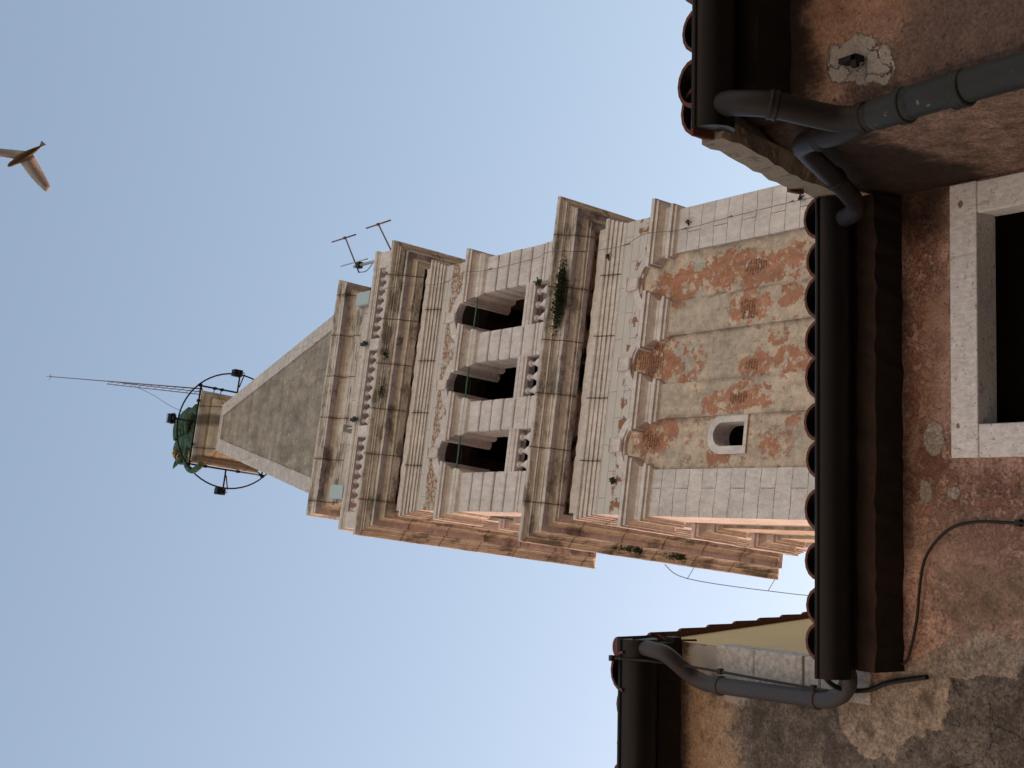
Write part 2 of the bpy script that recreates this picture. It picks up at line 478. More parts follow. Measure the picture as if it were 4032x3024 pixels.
def tag(o, label=None, cat=None, group=None, kind=None):
    if label: o['label'] = label
    if cat: o['category'] = cat
    if group: o['group'] = group
    if kind: o['kind'] = kind
    return o
def empty(name, loc, rz=0.0, label=None, cat=None, group=None):
    o = bpy.data.objects.new(name, None)
    COL.objects.link(o)
    o.location = loc
    o.rotation_euler = (0, 0, rz)
    o.empty_display_size = 0.3
    return tag(o, label, cat, group)
def smoothpath(pts, n=6):
    """Catmull-Rom through the points"""
    P = [Vector(p) for p in pts]
    out = []
    for i in range(len(P) - 1):
        p0, p1, p2, p3 = P[max(i - 1, 0)], P[i], P[i + 1], P[min(i + 2, len(P) - 1)]
        for k in range(n):
            t = k / n
            out.append(0.5 * ((2 * p1) + (-p0 + p2) * t + (2 * p0 - 5 * p1 + 4 * p2 - p3) * t * t + (-p0 + 3 * p1 - 3 * p2 + p3) * t ** 3))
    out.append(P[-1])
    return out

# ------------------------------------------------------------------ ground
g = MB()
g.quad((-300, -300, 0), (300, -300, 0), (300, 300, 0), (-300, 300, 0))
def paving():
    s = NT('stone_paving')
    br = s.n('ShaderNodeTexBrick')
    s.t.links.new(s.co, br.inputs['Vector'])
    for k, v in (('Scale', 1.0), ('Row Height', 0.4), ('Brick Width', 0.8), ('Mortar Size', 0.01)):
        br.inputs[k].default_value = v
    br.inputs['Color1'].default_value = (0.065, 0.06, 0.055, 1)
    br.inputs['Color2'].default_value = (0.05, 0.047, 0.043, 1)
    br.inputs['Mortar'].default_value = (0.03, 0.028, 0.025, 1)
    s.color(br.outputs['Color'])
    return s.m
tag(g.build('ground', paving()), kind='structure')

# ------------------------------------------------------------------ bell tower
TYAW = 0.118624
TC = Vector((math.cos(TYAW), math.sin(TYAW), 0)) * 6.285 + Vector((-math.sin(TYAW), math.cos(TYAW), 0)) * 22.0
H = 3.785
tower = empty('bell_tower', TC, TYAW, 'tall pale stone bell tower with arched belfry, balustrade and grey pyramid spire behind the houses', 'bell tower')
TW = Matrix.Translation(TC) @ Matrix.Rotation(TYAW, 4, 'Z')
def tl(x, y, z): return TW @ Vector((x, y, z))

def rot_copy(o, k, parent=None):
    """copy a facade part of the tower onto the next face (k quarter turns; 1 = left face)"""
    c = o.copy(); COL.objects.link(c)
    c.parent = parent if parent is not None else o.parent
    a = -k * math.pi / 2
    M = Matrix.Translation((0, H, 0)) @ Matrix.Rotation(a, 4, 'Z') @ Matrix.Translation((0, -H, 0))
    c.matrix_local = M @ o.matrix_local if parent is None else o.matrix_local
    for ch in [x for x in bpy.data.objects if x.parent == o]:
        d = ch.copy(); COL.objects.link(d); d.parent = c
        d.matrix_local = ch.matrix_local
    return c
def tower_ring(name, prof, mat, seg=24, jit=0.006, seed=1):
    mb = MB(); mb.ring(prof, -H, H, 0, 2 * H, seg, jit, 0, seed, 0.035)
    return mb.build(name, mat, tower)

PX = [(-3.785, -2.68), (-1.445, -0.60), (0.60, 1.445), (2.68, 3.785)]       # lower pilasters
BX = [(-3.785, -2.65), (-1.485, -0.57), (0.57, 1.485), (2.65, 3.785)]       # belfry piers
LC = [(-2.0625, 0.612), (0.0, 0.612), (2.0625, 0.612)]                      # lower arches centre, radius
BC = [(-2.0675, 0.578), (0.0, 0.570), (2.0675, 0.578)]

def plaster_wall(window):
    mb = MB()
    y1 = 0.075
    for i in range(3):
        xa, xb = PX[i][1], PX[i + 1][0]
        if window and i == 0:
            hx0, hx1, hz0, hz1 = -2.18, -1.58, 25.42, 26.46
            for (a, b, c, d) in ((xa, hx0, 0, 29.9), (hx1, xb, 0, 29.9), (hx0, hx1, 0, hz0), (hx0, hx1, hz1, 29.9)):
                mb.quad((a, y1, c), (b, y1, c), (b, y1, d), (a, y1, d))
        else:
            mb.quad((xa, y1, 0), (xb, y1, 0), (xb, y1, 29.9), (xa, y1, 29.9))
        mb.quad((xa, 0, 0), (xa, y1, 0), (xa, y1, 29.2), (xa, 0, 29.2))
        mb.quad((xb, 0, 0), (xb, y1, 0), (xb, y1, 29.2), (xb, 0, 29.2))
    for i in (1, 2):
        xa, xb = PX[i]
        mb.quad((xa, 0, 0), (xb, 0, 0), (xb, 0, 29.0), (xa, 0, 29.0))
    return mb

def arch_wall(mb, xs0, xs1, cents, zs, zt, y0, y1, stilt=0.0, back=None):
    n = 14
    cuts = [xs0]
    for c, r in cents:
        cuts += [c - r * math.cos(math.pi * k / n) for k in range(n + 1)]
    cuts.append(xs1)
    def low(x):
        for c, r in cents:
            if abs(x - c) <= r + 1e-6:
                return zs + stilt + math.sqrt(max(0, r * r - (x - c) ** 2))
        return zs
    for a, b in zip(cuts[:-1], cuts[1:]):
        mid = (a + b) / 2
        inside = any(abs(mid - c) < r for c, r in cents)
        za, zb = (low(a), low(b)) if inside else (zs, zs)
        mb.quad((a, y0, za), (b, y0, zb), (b, y0, zt), (a, y0, zt))
        if inside:
            ym = min(y0 + 0.20, y1)
            mb.quad((a, y0, za), (a, ym, za), (b, ym, zb), (b, y0, zb), 2)
            if y1 > ym: mb.quad((a, ym, za), (a, y1, za), (b, y1, zb), (b, ym, zb), 1)
            if back: mb.quad((a, y1, za), (b, y1, zb), (b, y1, zt), (a, y1, zt), 1)
        elif back and abs(mid) < back:
            mb.quad((max(a, -back), y1, zs), (min(b, back), y1, zs), (min(b, back), y1, zt), (max(a, -back), y1, zt), 1)

def archivolt(c, r, w_, zs, y, pr):
    mb = MB()
    n = 20
    for k in range(n):
        a0, a1 = math.pi * k / n, math.pi * (k + 1) / n
        P = lambda rr, a, yy: (c + rr * math.cos(a), yy, zs + rr * math.sin(a))
        mb.quad(P(r, a0, y - pr), P(r, a1, y - pr), P(r + w_, a1, y - pr), P(r + w_, a0, y - pr))
        mb.quad(P(r, a0, y - pr), P(r, a1, y - pr), P(r, a1, y + 0.03), P(r, a0, y + 0.03))
        mb.quad(P(r + w_, a0, y - pr), P(r + w_, a1, y - pr), P(r + w_, a1, y + 0.03), P(r + w_, a0, y + 0.03))
    return mb

def keystone(c, w0, w1, z0, z1, pr):
    """scrolled keystone: concave front between two lips"""
    mb = MB()
    prof = [(0.02, z0), (-pr * 0.55, z0), (-pr * 0.75, z0 + 0.03)]
    for k in range(7):
        t = k / 6
        prof.append((-pr * (0.62 + 0.5 * (t - 0.35) ** 2), z0 + 0.05 + (z1 - z0 - 0.12) * t))
    prof += [(-pr, z1 - 0.05), (-pr, z1), (0.02, z1)]
    L = len(prof)
    v = []
    for sx in (-1, 1):
        for (y, z) in prof:
            t = (z - z0) / (z1 - z0)
            v.append((c + sx * (w0 + (w1 - w0) * t) / 2, y, z))
    f = [(i, i + 1, L + i + 1, L + i) for i in range(L - 1)]
    f += [tuple(range(L)), tuple(range(L, 2 * L))]
    mb.add(v, f)
    return mb

facade_parts = []
def fpart(mb, name, mats):
    o = mb.build(name, mats, tower); facade_parts.append(o); return o

# lower stage
pf = plaster_wall(True).build('plaster_wall', [MAT['bay']], tower)
ps = plaster_wall(False).build('plaster_wall', [MAT['bayside']], tower)
rot_copy(ps, 2); rot_copy(ps, 3)
ps.matrix_local = Matrix.Translation((0, H, 0)) @ Matrix.Rotation(-math.pi / 2, 4, 'Z') @ Matrix.Translation((0, -H, 0))
for k in range(4):
    mb = MB()
    # one L-free square corner pilaster, a few centimetres proud of the plaster
    mb.box(-3.80, -2.68, -0.018, 1.105, 0, 28.42)
    if k == 0:
        cp = mb.build('corner_pilaster', MAT['pilaster'], tower)
    else:
        rot_copy(cp, k)
sp = MB()
arch_wall(sp, -H, H, LC, 29.0, 30.52, 0.0, 0.075)
fpart(sp, 'arch_wall', [MAT['spandrel'], MAT['smooth'], MAT['smooth']])
for c, r in LC:
    fpart(archivolt(c, r, 0.21, 29.08, 0.0, 0.03), 'arch_surround', MAT['smooth'])
    fpart(keystone(c, 0.29, 0.36, 29.66, 30.12, 0.14), 'keystone', MAT['smooth'])
LIMP = [(-0.04, 28.30), (0.02, 28.38), (0.085, 28.42), (0.085, 28.49), (0.137, 28.51), (0.137, 28.60), (0.10, 28.64), (0.055, 28.74), (0.072, 28.76), (0.086, 28.82), (0.15, 28.87), (0.222, 28.92),
        (0.255, 28.93), (0.258, 29.02), (0.308, 29.03), (0.315, 29.14), (-0.05, 29.16)]
BIMP = [(-0.04, 36.96), (0.011, 37.04), (0.043, 37.07), (0.066, 37.10), (0.083, 37.20), (0.10, 37.23), (0.10, 37.36), (0.032, 37.41), (0.057, 37.46), (0.11, 37.53), (0.19, 37.59), (0.236, 37.60),
        (0.238, 37.69), (0.280, 37.72), (0.290, 37.84), (-0.05, 37.86)]
def impost(prof, x0, x1, y0, y1, seed, name):
    mb = MB(); mb.ring(prof, x0, x1, y0, y1, 5, 0.004, 0, seed, 0.03)
    return mb.build(name, MAT['smooth'], tower)
ic = impost(LIMP, -3.80, -2.68, -0.018, 1.1, 3, 'impost')
im = [impost(LIMP, PX[i][0], PX[i][1], 0.0, 0.5, 4 + i, 'impost') for i in (1, 2)]
bc_ = impost(BIMP, -3.785, -2.65, 0.0, 1.12, 8, 'impost')
bm_ = [impost(BIMP, BX[i][0], BX[i][1], 0.0, 1.05, 9 + i, 'impost') for i in (1, 2)]
# belfry piers of rusticated courses
def pier(x0, x1, y0, y1, seed):
    rn = random.Random(seed)
    mb = MB()
    mb.ring([(0.0, 32.6), (0.0, 33.90), (-0.02, 33.92), (-0.02, 33.99), (0.0, 34.0), (0.0, 34.10), (-0.10, 34.13), (-0.10, 36.9)], x0, x1, y0, y1, 1)
    z = 34.14
    for i in range(5):
        j = [rn.uniform(-0.008, 0.008) for _ in range(4)]
        mb.box(x0 + j[0], x1 + j[1], y0 + j[2], y1 + j[3], z + 0.014, z + 0.560, 0, 0.06)
        z += 0.5795
    return mb
pc_ = pier(-3.785, -2.65, 0, 1.12, 21).build('pier', MAT['smooth'], tower)
pm_ = [pier(BX[i][0], BX[i][1], 0, 1.02, 22 + i).build('pier', MAT['smooth'], tower) for i in (1, 2)]
for k in (1, 2, 3):
    for o in [ic, bc_, pc_] + im + bm_ + pm_:
        rot_copy(o, k)
bw_ = MB()
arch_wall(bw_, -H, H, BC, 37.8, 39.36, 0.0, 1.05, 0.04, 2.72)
fpart(bw_, 'arch_wall', [MAT['spandrel'], MAT['vault_shade'], MAT['smooth']])  # deep intrados and back faces coloured dark for the interior shade
for c, r in BC:
    fpart(archivolt(c, r, 0.31, 37.86, 0.0, 0.03), 'arch_surround', MAT['smooth'])
    fpart(keystone(c, 0.26, 0.33, 38.36, 38.92, 0.15), 'keystone', MAT['smooth'])
    mb = MB(); mb.tube([(c - r - 0.3, 0.03, 37.40), (c + r + 0.3, 0.03, 37.40)], 0.024, 8)
    fpart(mb, 'tie_rod', MAT['green_rod'])
    mb = MB(); mb.tube([(c - r - 0.3, 0.62, 38.15), (c + r + 0.3, 0.62, 38.15)], 0.032, 6)
    fpart(mb, 'iron_beam', MAT['iron'])
# belfry balustrades
BAL = [(0.10, 0.0), (0.10, 0.06), (0.06, 0.10), (0.10, 0.22), (0.155, 0.40), (0.16, 0.50), (0.14, 0.62), (0.085, 0.74), (0.055, 0.85), (0.052, 0.93), (0.085, 0.95), (0.10, 0.98), (0.10, 1.03), (0.085, 1.06)]
def baluster(c, sx=1.0, sz=1.0, n=12):
    mb = MB(); mb.lathe([(r * sx, z * sz) for r, z in BAL], c, n)
    return mb
bal_mesh = None
for c, r in BC:
    mb = MB()
    mb.ring([(-0.12, 34.44), (0, 34.45), (0.0, 34.54), (0.03, 34.56), (0.05, 34.64), (0.03, 34.70), (0.05, 34.72), (0.05, 34.84), (-0.12, 34.87)], c - r - 0.02, c + r + 0.02, 0.06, 0.36, 1)
    rail = mb.build('balustrade', MAT['smooth'], tower); facade_parts.append(rail)
    mb = MB(); mb.box(c - r - 0.02, c + r + 0.02, 0.02, 0.42, 33.0, 33.38); mb.build('plinth', MAT['smooth'], rail)
    for k in (-1, 0, 1):
        if bal_mesh is None:
            b = baluster((0, 0, 0), 1.0, 1.0).build('baluster', MAT['smooth'], rail); bal_mesh = b
        else:
            b = bal_mesh.copy(); COL.objects.link(b); b.parent = rail
        b.location = (c + k * 0.385, 0.20, 33.38)
for o in list(facade_parts):
    for k in (1, 2, 3): rot_copy(o, k)
# belfry room; interior shade painted in with dark surfaces and near-black box
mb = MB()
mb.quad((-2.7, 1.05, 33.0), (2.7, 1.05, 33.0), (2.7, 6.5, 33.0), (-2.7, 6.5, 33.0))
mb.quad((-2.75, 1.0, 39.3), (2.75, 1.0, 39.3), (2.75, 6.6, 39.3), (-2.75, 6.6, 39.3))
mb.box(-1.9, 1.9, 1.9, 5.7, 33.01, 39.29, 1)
mb.build('belfry_room', [MAT['vault_shade'], MAT['void']], tower)

# entablatures
tower_ring('architrave', [(-0.05, 30.50), (0.010, 30.50), (0.012, 30.62), (0.042, 30.625), (0.042, 30.765), (0.080, 30.77), (0.082, 30.905), (0.116, 30.91), (0.120, 31.02), (0.15, 31.03), (0.172, 31.06), (0.172, 31.17), (-0.2, 31.19)], MAT['mould'], seed=2)
fz = tower_ring('frieze', [(-0.02, 31.15), (-0.02, 31.64), (-0.19, 31.645)], MAT['pilaster'], 40, 0.02, 3)
fz.data.materials[0] = MAT['smooth']
tower_ring('cornice', [(0.022, 31.812), (0.03, 31.80), (0.172, 31.802), (0.172, 31.855), (0.228, 31.86), (0.26, 31.92), (0.34, 31.97), (0.381, 31.98), (0.381, 32.01), (0.522, 32.01),
                       (0.522, 32.135), (0.54, 32.15), (0.545, 32.20), (0.60, 32.26), (0.647, 32.275), (0.65, 32.295), (0.688, 32.30), (0.70, 32.345), (0.76, 32.39), (0.825, 32.42), (0.842, 32.45), (0.842, 32.54), (0.2, 32.68), (-0.2, 32.72)], MAT['cornice'], seed=4)
mb = MB(); mb.ring([(-0.2, 31.6), (-0.2, 32.0), (0.022, 31.812)], -H, H, 0, 2 * H); mb.ring([(-0.2, 32.72), (-H + 0.01, 32.74)], -H, H, 0, 2 * H)
mb.build('cornice_core', MAT['gap'], tower)
tower_ring('architrave', [(-0.05, 39.335), (0.010, 39.335), (0.014, 39.38), (0.05, 39.385), (0.052, 39.48), (0.088, 39.485), (0.091, 39.625), (0.131, 39.63), (0.133, 39.745), (0.172, 39.75), (0.176, 39.85), (0.21, 39.87), (0.232, 39.89), (0.232, 39.98), (-0.2, 40.0)], MAT['mould'], seed=5)
fz2 = tower_ring('frieze', [(0.035, 39.96), (0.035, 40.50), (-0.19, 40.505)], MAT['smooth'], 40, 0.02, 6)
tower_ring('cornice', [(0.063, 40.605), (0.07, 40.60), (0.18, 40.66), (0.228, 40.68), (0.228, 40.715), (0.294, 40.72), (0.31, 40.79), (0.388, 40.885), (0.445, 40.89), (0.445, 40.905), (0.573, 40.905),
                       (0.573, 41.04), (0.61, 41.05), (0.62, 41.07), (0.68, 41.13), (0.728, 41.15), (0.73, 41.20), (0.77, 41.21), (0.785, 41.24), (0.845, 41.27), (0.90, 41.31), (0.912, 41.34), (0.912, 41.45), (0.3, 41.58), (-0.5, 41.6)], MAT['cornice'], seed=7)
mb = MB(); mb.ring([(-0.2, 40.45), (-0.2, 40.80), (0.063, 40.605)], -H, H, 0, 2 * H); mb.ring([(-0.5, 41.6), (-H + 0.01, 41.62)], -H, H, 0, 2 * H)
mb.build('cornice_core', MAT['gap'], tower)
# attic
tower_ring('attic_wall', [(-0.175, 41.55), (-0.175, 44.88)], MAT['attic'], 12, 0.004, 8)
tower_ring('attic_cornice', [(-0.2, 44.85), (-0.165, 44.86), (-0.156, 44.97), (-0.137, 45.0), (-0.137, 45.08), (-0.115, 45.10), (-0.109, 45.22), (-0.143, 45.30), (-0.13, 45.41), (-0.07, 45.54), (0.0, 45.59), (0.03, 45.60), (0.03, 45.635), (0.222, 45.635),
                             (0.225, 45.75), (0.238, 45.76), (0.240, 45.82), (0.245, 45.90), (0.275, 45.95), (0.315, 46.0), (0.315, 46.10), (-0.3, 46.14), (-0.5, 46.14)], MAT['cornice'], seed=9)
# top balustrade
oB = 0.70
def top_balustrade():
    mb = MB()
    hw = H + oB
    x_in = hw - 0.50
    prof = [(-0.1, 42.43), (-0.02, 42.435), (-0.02, 42.50), (0.0, 42.52), (0.0, 42.58), (0.03, 42.60), (0.055, 42.66), (0.04, 42.71), (0.04, 42.77), (-0.1, 42.80)]
    y0, y1 = -oB, -oB + 0.34
    pf = prof
    v = []
    for x in (-x_in, x_in):
        v += [(x, y0 - o, z) for o, z in pf] + [(x, y1 + o, z) for o, z in reversed(pf)]
    n = len(pf) * 2
    mb.add(v, [(i, (i + 1) % n, n + (i + 1) % n, n + i) for i in range(n)] + [tuple(range(n)), tuple(range(n, 2 * n))])
    o = mb.build('balustrade', MAT['smooth'], tower)
    pb = MB(); pb.box(-x_in, x_in, y0 + 0.02, y1 - 0.02, 41.46, 41.56); pb.build('plinth', MAT['smooth'], o)
    for c in (-1.40, 1.42):
        pb = MB(); pb.box(c - 0.18, c + 0.18, y0 - 0.015, y1 + 0.015, 41.563, 42.432, 0, 0.012); pb.build('post', MAT['smooth'], o)
    return o
def pedestal():
    mb = MB()
    hw = H + oB
    mb.ring([(-0.25, 41.44), (0, 41.44), (0, 42.43), (0.0, 42.50), (0.02, 42.52), (0.02, 42.58), (0.05, 42.60), (0.075, 42.66), (0.06, 42.71), (0.06, 42.78), (-0.25, 42.81)], -hw, -hw + 0.52, -oB, -oB + 0.52, 1)
    return mb
tb = top_balustrade()
tbm = None
sx_list = []
for c0, c1 in ((-4.05, -1.62), (-1.20, 1.20), (1.66, 4.06)):
    for i in range(8):
        sx_list.append(c0 + (c1 - c0) * (i + 0.5) / 8)
for x in sx_list:
    if tbm is None:
        b = baluster((0, 0, 0), 0.86, 0.82, 12).build('baluster', MAT['smooth'], tb); tbm = b
    else:
        b = tbm.copy(); COL.objects.link(b); b.parent = tb
    b.location = (x, -oB + 0.15, 41.56)
pd = pedestal().build('pedestal', MAT['smooth'], tower)
for k in (1, 3): rot_copy(tb, k)
for k in (1, 2, 3): rot_copy(pd, k)
tb4 = top_balustrade()
tb4.matrix_local = Matrix.Translation((0, H, 0)) @ Matrix.Rotation(-math.pi, 4, 'Z') @ Matrix.Translation((0, -H, 0))

# spire
zb0, ob0, zb1, ob1 = 46.12, -0.33, 62.3, -2.80
mb = MB()
mb.ring([(ob0, zb0), (ob1, zb1)], -H, H, 0, 2 * H, 1)
mb.build('spire', MAT['spire'], tower)
def hip():
    """stone strip of constant width folded over the front left edge of the spire"""
    mb = MB()
    pr, wd = 0.05, 0.50
    n = 20
    rows = []
    rn = random.Random(5)
    for i in range(n + 1):
        t = i / n
        z = zb0 + (zb1 - zb0) * t
        h = H + ob0 + (ob1 - ob0) * t
        j = rn.uniform(-0.012, 0.012)
        a = h + pr
        rows.append([(-h + wd + j, H - h + 0.02, z), (-h + wd + j, H - a, z), (-a, H - a, z), (-a, H - h + wd + j, z), (-h + 0.02, H - h + wd + j, z)])
    v = [p for r_ in rows for p in r_]
    f = [(i * 5 + k, i * 5 + k + 1, i * 5 + 6 + k, i * 5 + 5 + k) for i in range(n) for k in range(4)]
    mb.add(v, f)
    return mb
hp = hip().build('spire_hip', MAT['hip'], tower)
for k in (1, 2, 3): rot_copy(hp, k)
tower_ring('spire_collar', [(ob1 + 0.0, 61.95), (ob1 + 0.075, 61.95), (ob1 + 0.05, 62.35), (ob1, 62.36)], MAT['hip'], 4, 0.003)
CPR = [(-2.86, 62.30), (-2.80, 62.34), (-2.72, 62.45), (-2.60, 62.60), (-2.50, 62.78), (-2.48, 62.88), (-2.53, 62.90), (-2.53, 62.93), (-2.40, 63.0), (-2.28, 63.16), (-2.20, 63.36), (-2.14, 63.44), (-2.14, 63.72), (-2.3, 63.75), (-3.7, 63.78)]
mb = MB(); mb.ring(CPR, -H, H, 0, 2 * H, 6, 0.004)
mb.build('spire_cap', MAT['cap'], tower)

# small arched window in the left bay
wx, wz = -1.88, 26.02
mb = MB()
ri, ro = 0.275, 0.46
n = 16
yo, yi = 0.045, 0.55
loop = lambda r, zb: [(wx - r, zb)] + [(wx - r * math.cos(math.pi * k / n), wz + 0.16 + r * math.sin(math.pi * k / n)) for k in range(n + 1)] + [(wx + r, zb)]
Lo, Li = loop(ro, 25.42), loop(ri, 25.42)
for i in range(len(Lo) - 1):
    a, b, c, d = Lo[i], Lo[i + 1], Li[i + 1], Li[i]
    mb.quad((a[0], yo, a[1]), (b[0], yo, b[1]), (c[0], yo, c[1]), (d[0], yo, d[1]))
    mb.quad((a[0], yo, a[1]), (b[0], yo, b[1]), (b[0], 0.1, b[1]), (a[0], 0.1, a[1]))
    mb.quad((d[0], yo, d[1]), (c[0], yo, c[1]), (c[0], yi, c[1]), (d[0], yi, d[1]))
win = mb.build('window', MAT['smooth'], tower)
mb = MB(); mb.box(wx - ro - 0.0, wx + ro + 0.0, 0.03, 0.5, 25.33, 25.43)
mb.build('sill', MAT['smooth'], win)
mb = MB(); mb.quad((wx - 0.6, yi, 25.2), (wx + 0.6, yi, 25.2), (wx + 0.6, yi, 26.9), (wx - 0.6, yi, 26.9))
mb.build('pane', MAT['void'], win)

# ------------------------------------------------------------------ things on the tower
def world_thing(name, T, label, cat, group=None):
    return empty(name, TW @ Vector(T), TYAW, label, cat, group)

# ring of steel carrying the floodlights
fr = world_thing('lighting_ring', (0.05, H, 63.3), 'dark steel hoop and square frame around the top slab of the spire', 'metal frame')
mb = MB()
RH = 2.62
mb.tube([(RH * math.cos(2 * math.pi * k / 56), RH * math.sin(2 * math.pi * k / 56), 0) for k in range(57)], 0.036, 8, cap=False)
mb.build('hoop', MAT['iron'], fr)
hs = 1.78
for (a, b) in (((-hs, -hs), (hs, -hs)), ((hs, -hs), (hs, hs)), ((hs, hs), (-hs, hs)), ((-hs, hs), (-hs, -hs))):
    mb = MB(); mb.tube([(a[0], a[1], 0.02), (b[0], b[1], 0.02)], 0.04, 8)
    mb.build('side_bar', MAT['iron'], fr)
for (x, y) in ((-1, -1), (1, -1), (1, 1), (-1, 1)):
    mb = MB()
    mb.tube([(x * hs, y * hs, 0.02), (x * 1.5, y * 1.5, 0.36)], 0.035, 6)
    mb.tube([(x * hs * 1.02, y * hs * 1.02, -0.05), (x * hs * 1.02, y * hs * 1.02, 0.12)], 0.08, 8)
    mb.build('corner_clamp', MAT['iron'], fr)
for k, (x, y) in enumerate(((0.12, -1), (-1, 0.0), (1, 0.0))):
    mb = MB()
    if k == 0: mb.tube([(0.12, -hs, 0.02), (0.12, -RH - 0.12, 0.02)], 0.038, 6)
    else:
        mb.tube([(x * hs, 0, 0.02), (x * (RH + 0.12), 0, 0.02)], 0.042, 6)
        mb.tube([(x * (hs + 0.25), 0.05, 0.02), (x * (RH + 0.05), 0.22, 0.02)], 0.03, 6)
    mb.build('bracket_arm', MAT['iron'], fr)
for (x, y) in ((-hs, -1.0), (-hs, 0.6), (hs, -1.1), (hs, -0.75), (-0.9, -hs), (1.1, -hs)):
    mb = MB(); mb.box(x - 0.06, x + 0.06, y - 0.06, y + 0.06, -0.06, 0.14, 0, 0.01)
    mb.tube([(x, y, 0.05), (x * 0.86, y * 0.92, 0.35)], 0.022, 6)
    mb.build('clamp', MAT['iron'], fr)
def floodlight(T, rz, label):
    t = empty('floodlight', TW @ Vector(T), TYAW + rz, label, 'floodlight', 'floodlights on the steel hoop')
    mb = MB(); mb.box(-0.21, 0.21, -0.10, 0.16, 0.12, 0.52, 0, 0.03)
    for i in range(5): mb.box(-0.2 + i * 0.09, -0.17 + i * 0.09, 0.15, 0.22, 0.16, 0.50)
    mb.build('housing', MAT['lampblack'], t)
    mb = MB(); mb.quad((-0.18, -0.104, 0.16), (0.18, -0.104, 0.16), (0.18, -0.104, 0.49), (-0.18, -0.104, 0.49))
    mb.build('lens', MAT['lampblack'], t)
    mb = MB(); mb.tube([(-0.235, 0.03, 0.32), (-0.235, 0.03, 0.02), (0.235, 0.03, 0.02), (0.235, 0.03, 0.32)], 0.022, 6)
    mb.box(-0.07, 0.07, -0.05, 0.11, -0.1, 0.12, 0, 0.01)
    mb.build('yoke', MAT['lampblack'], t)
    return t
floodlight((0.17, H - RH - 0.12, 63.36), math.pi, 'black floodlight at the front of the hoop, above the green statue back')
floodlight((-RH - 0.15, H, 63.32), -math.pi / 2, 'black floodlight on the left side of the hoop, out over open sky')
floodlight((RH + 0.2, H, 63.36), math.pi / 2, 'black floodlight on the right side of the hoop, beside the spire hip')

# bronze beast crouching on the slab
st = world_thing('statue', (0, 2.75, 63.78), 'green bronze winged beast with gilded collar crouching on top of the spire', 'statue')
def blobby(name, parts, mat, voxel=0.07):
    mb = MB()
    for kind, *a in parts:
        if kind == 'e':
            (x, y, z), (rx, ry, rz) = a
            n, m_ = 16, 10
            v = [(x + rx * math.sin(math.pi * j / m_) * math.cos(2 * math.pi * k / n), y + ry * math.sin(math.pi * j / m_) * math.sin(2 * math.pi * k / n), z + rz * math.cos(math.pi * j / m_)) for j in range(m_ + 1) for k in range(n)]
            f = [(j * n + k, j * n + (k + 1) % n, (j + 1) * n + (k + 1) % n, (j + 1) * n + k) for j in range(m_) for k in range(n)]
            mb.add(v, f)
        else:
            pts, rad = a
            mb.tube(pts, 1, 12, radii=rad)
    o = mb.build(name, mat, st)
    md = o.modifiers.new('merge', 'REMESH'); md.mode = 'VOXEL'; md.voxel_size = voxel; md.use_smooth_shade = True
    sm = o.modifiers.new('soften', 'SMOOTH'); sm.iterations = 4; sm.factor = 0.5
    return o
blobby('body', [('e', (0.15, 0.1, 1.05), (0.95, 0.62, 1.25)), ('e', (-0.35, -0.02, 1.55), (0.75, 0.6, 1.15)), ('e', (-0.7, -0.1, 1.75), (0.55, 0.5, 0.85)), ('e', (0.75, 0.25, 0.5), (0.6, 0.5, 0.6)),
                ('t', [(-0.55, -0.2, 1.2), (-0.75, -0.3, 0.5), (-0.85, -0.35, 0.05)], [0.3, 0.2, 0.17]), ('t', [(-0.2, 0.4, 1.0), (-0.4, 0.45, 0.1)], [0.3, 0.2]),
                ('t', [(0.6, -0.25, 0.8), (0.85, -0.4, 0.3), (0.6, -0.45, 0.05)], [0.4, 0.28, 0.2]),
                ('t', [(-0.8, -0.15, 2.0), (-1.05, -0.22, 2.15), (-1.2, -0.25, 1.95)], [0.5, 0.4, 0.32])], MAT['bronze'], 0.06)
blobby('head', [('e', (-1.32, -0.26, 1.85), (0.33, 0.30, 0.40)), ('t', [(-1.35, -0.3, 1.75), (-1.5, -0.38, 1.45), (-1.5, -0.4, 1.25)], [0.28, 0.22, 0.15])], MAT['bronze'], 0.04)
mb = MB()
for i in range(7):
    t = i / 6
    a = Vector((-0.55 + 0.25 * t, -0.50 - 0.12 * math.sin(math.pi * t), 2.35 - 1.35 * t))
    e = Vector((0.95 - 0.15 * t, -0.42, 1.35 - 1.05 * t))
    m = a.lerp(e, 0.5) + Vector((0, -0.20, 0.16 - 0.1 * t))
    P = smoothpath([a, m, e], 5)
    mb.tube(P, 1, 8, radii=[0.05 + 0.085 * math.sin(math.pi * min(1, (k + 1) / (len(P) + 0.5))) ** 0.7 for k in range(len(P))])
mb.build('wing', MAT['bronze'], st)
mb = MB()
for (b, e, r) in (((-1.35, -0.1, 2.1), (-1.62, 0.0, 2.95), 0.13), ((-1.5, -0.35, 2.0), (-1.86, -0.36, 2.45), 0.12), ((-1.55, -0.45, 1.6), (-1.78, -0.5, 1.85), 0.07), ((-1.2, 0.1, 2.2), (-1.45, 0.3, 2.8), 0.1)):
    B, E_ = Vector(b), Vector(e)
    mb.tube([B, B.lerp(E_, 0.35), B.lerp(E_, 0.7), E_], 1, 8, radii=[r, r * 0.95, r * 0.55, 0.01])
mb.build('horn', MAT['bronze'], st)
mb = MB()
for i in range(14):
    a = 2 * math.pi * i / 14
    c = Vector((-1.13, -0.22, 1.85)); u = Vector((0.35, 0, 0.9)).normalized(); w_ = Vector((0, 1, 0))
    d = (u * math.cos(a) + w_ * math.sin(a))
    mb.tube([c + d * 0.30, c + d * 0.47 + Vector((-0.10, 0, -0.06)), c + d * 0.44 + Vector((-0.28, 0, -0.12))], 1, 6, radii=[0.07, 0.06, 0.02])
mb.build('gilded_mane', MAT['gold'], st)
mb = MB()
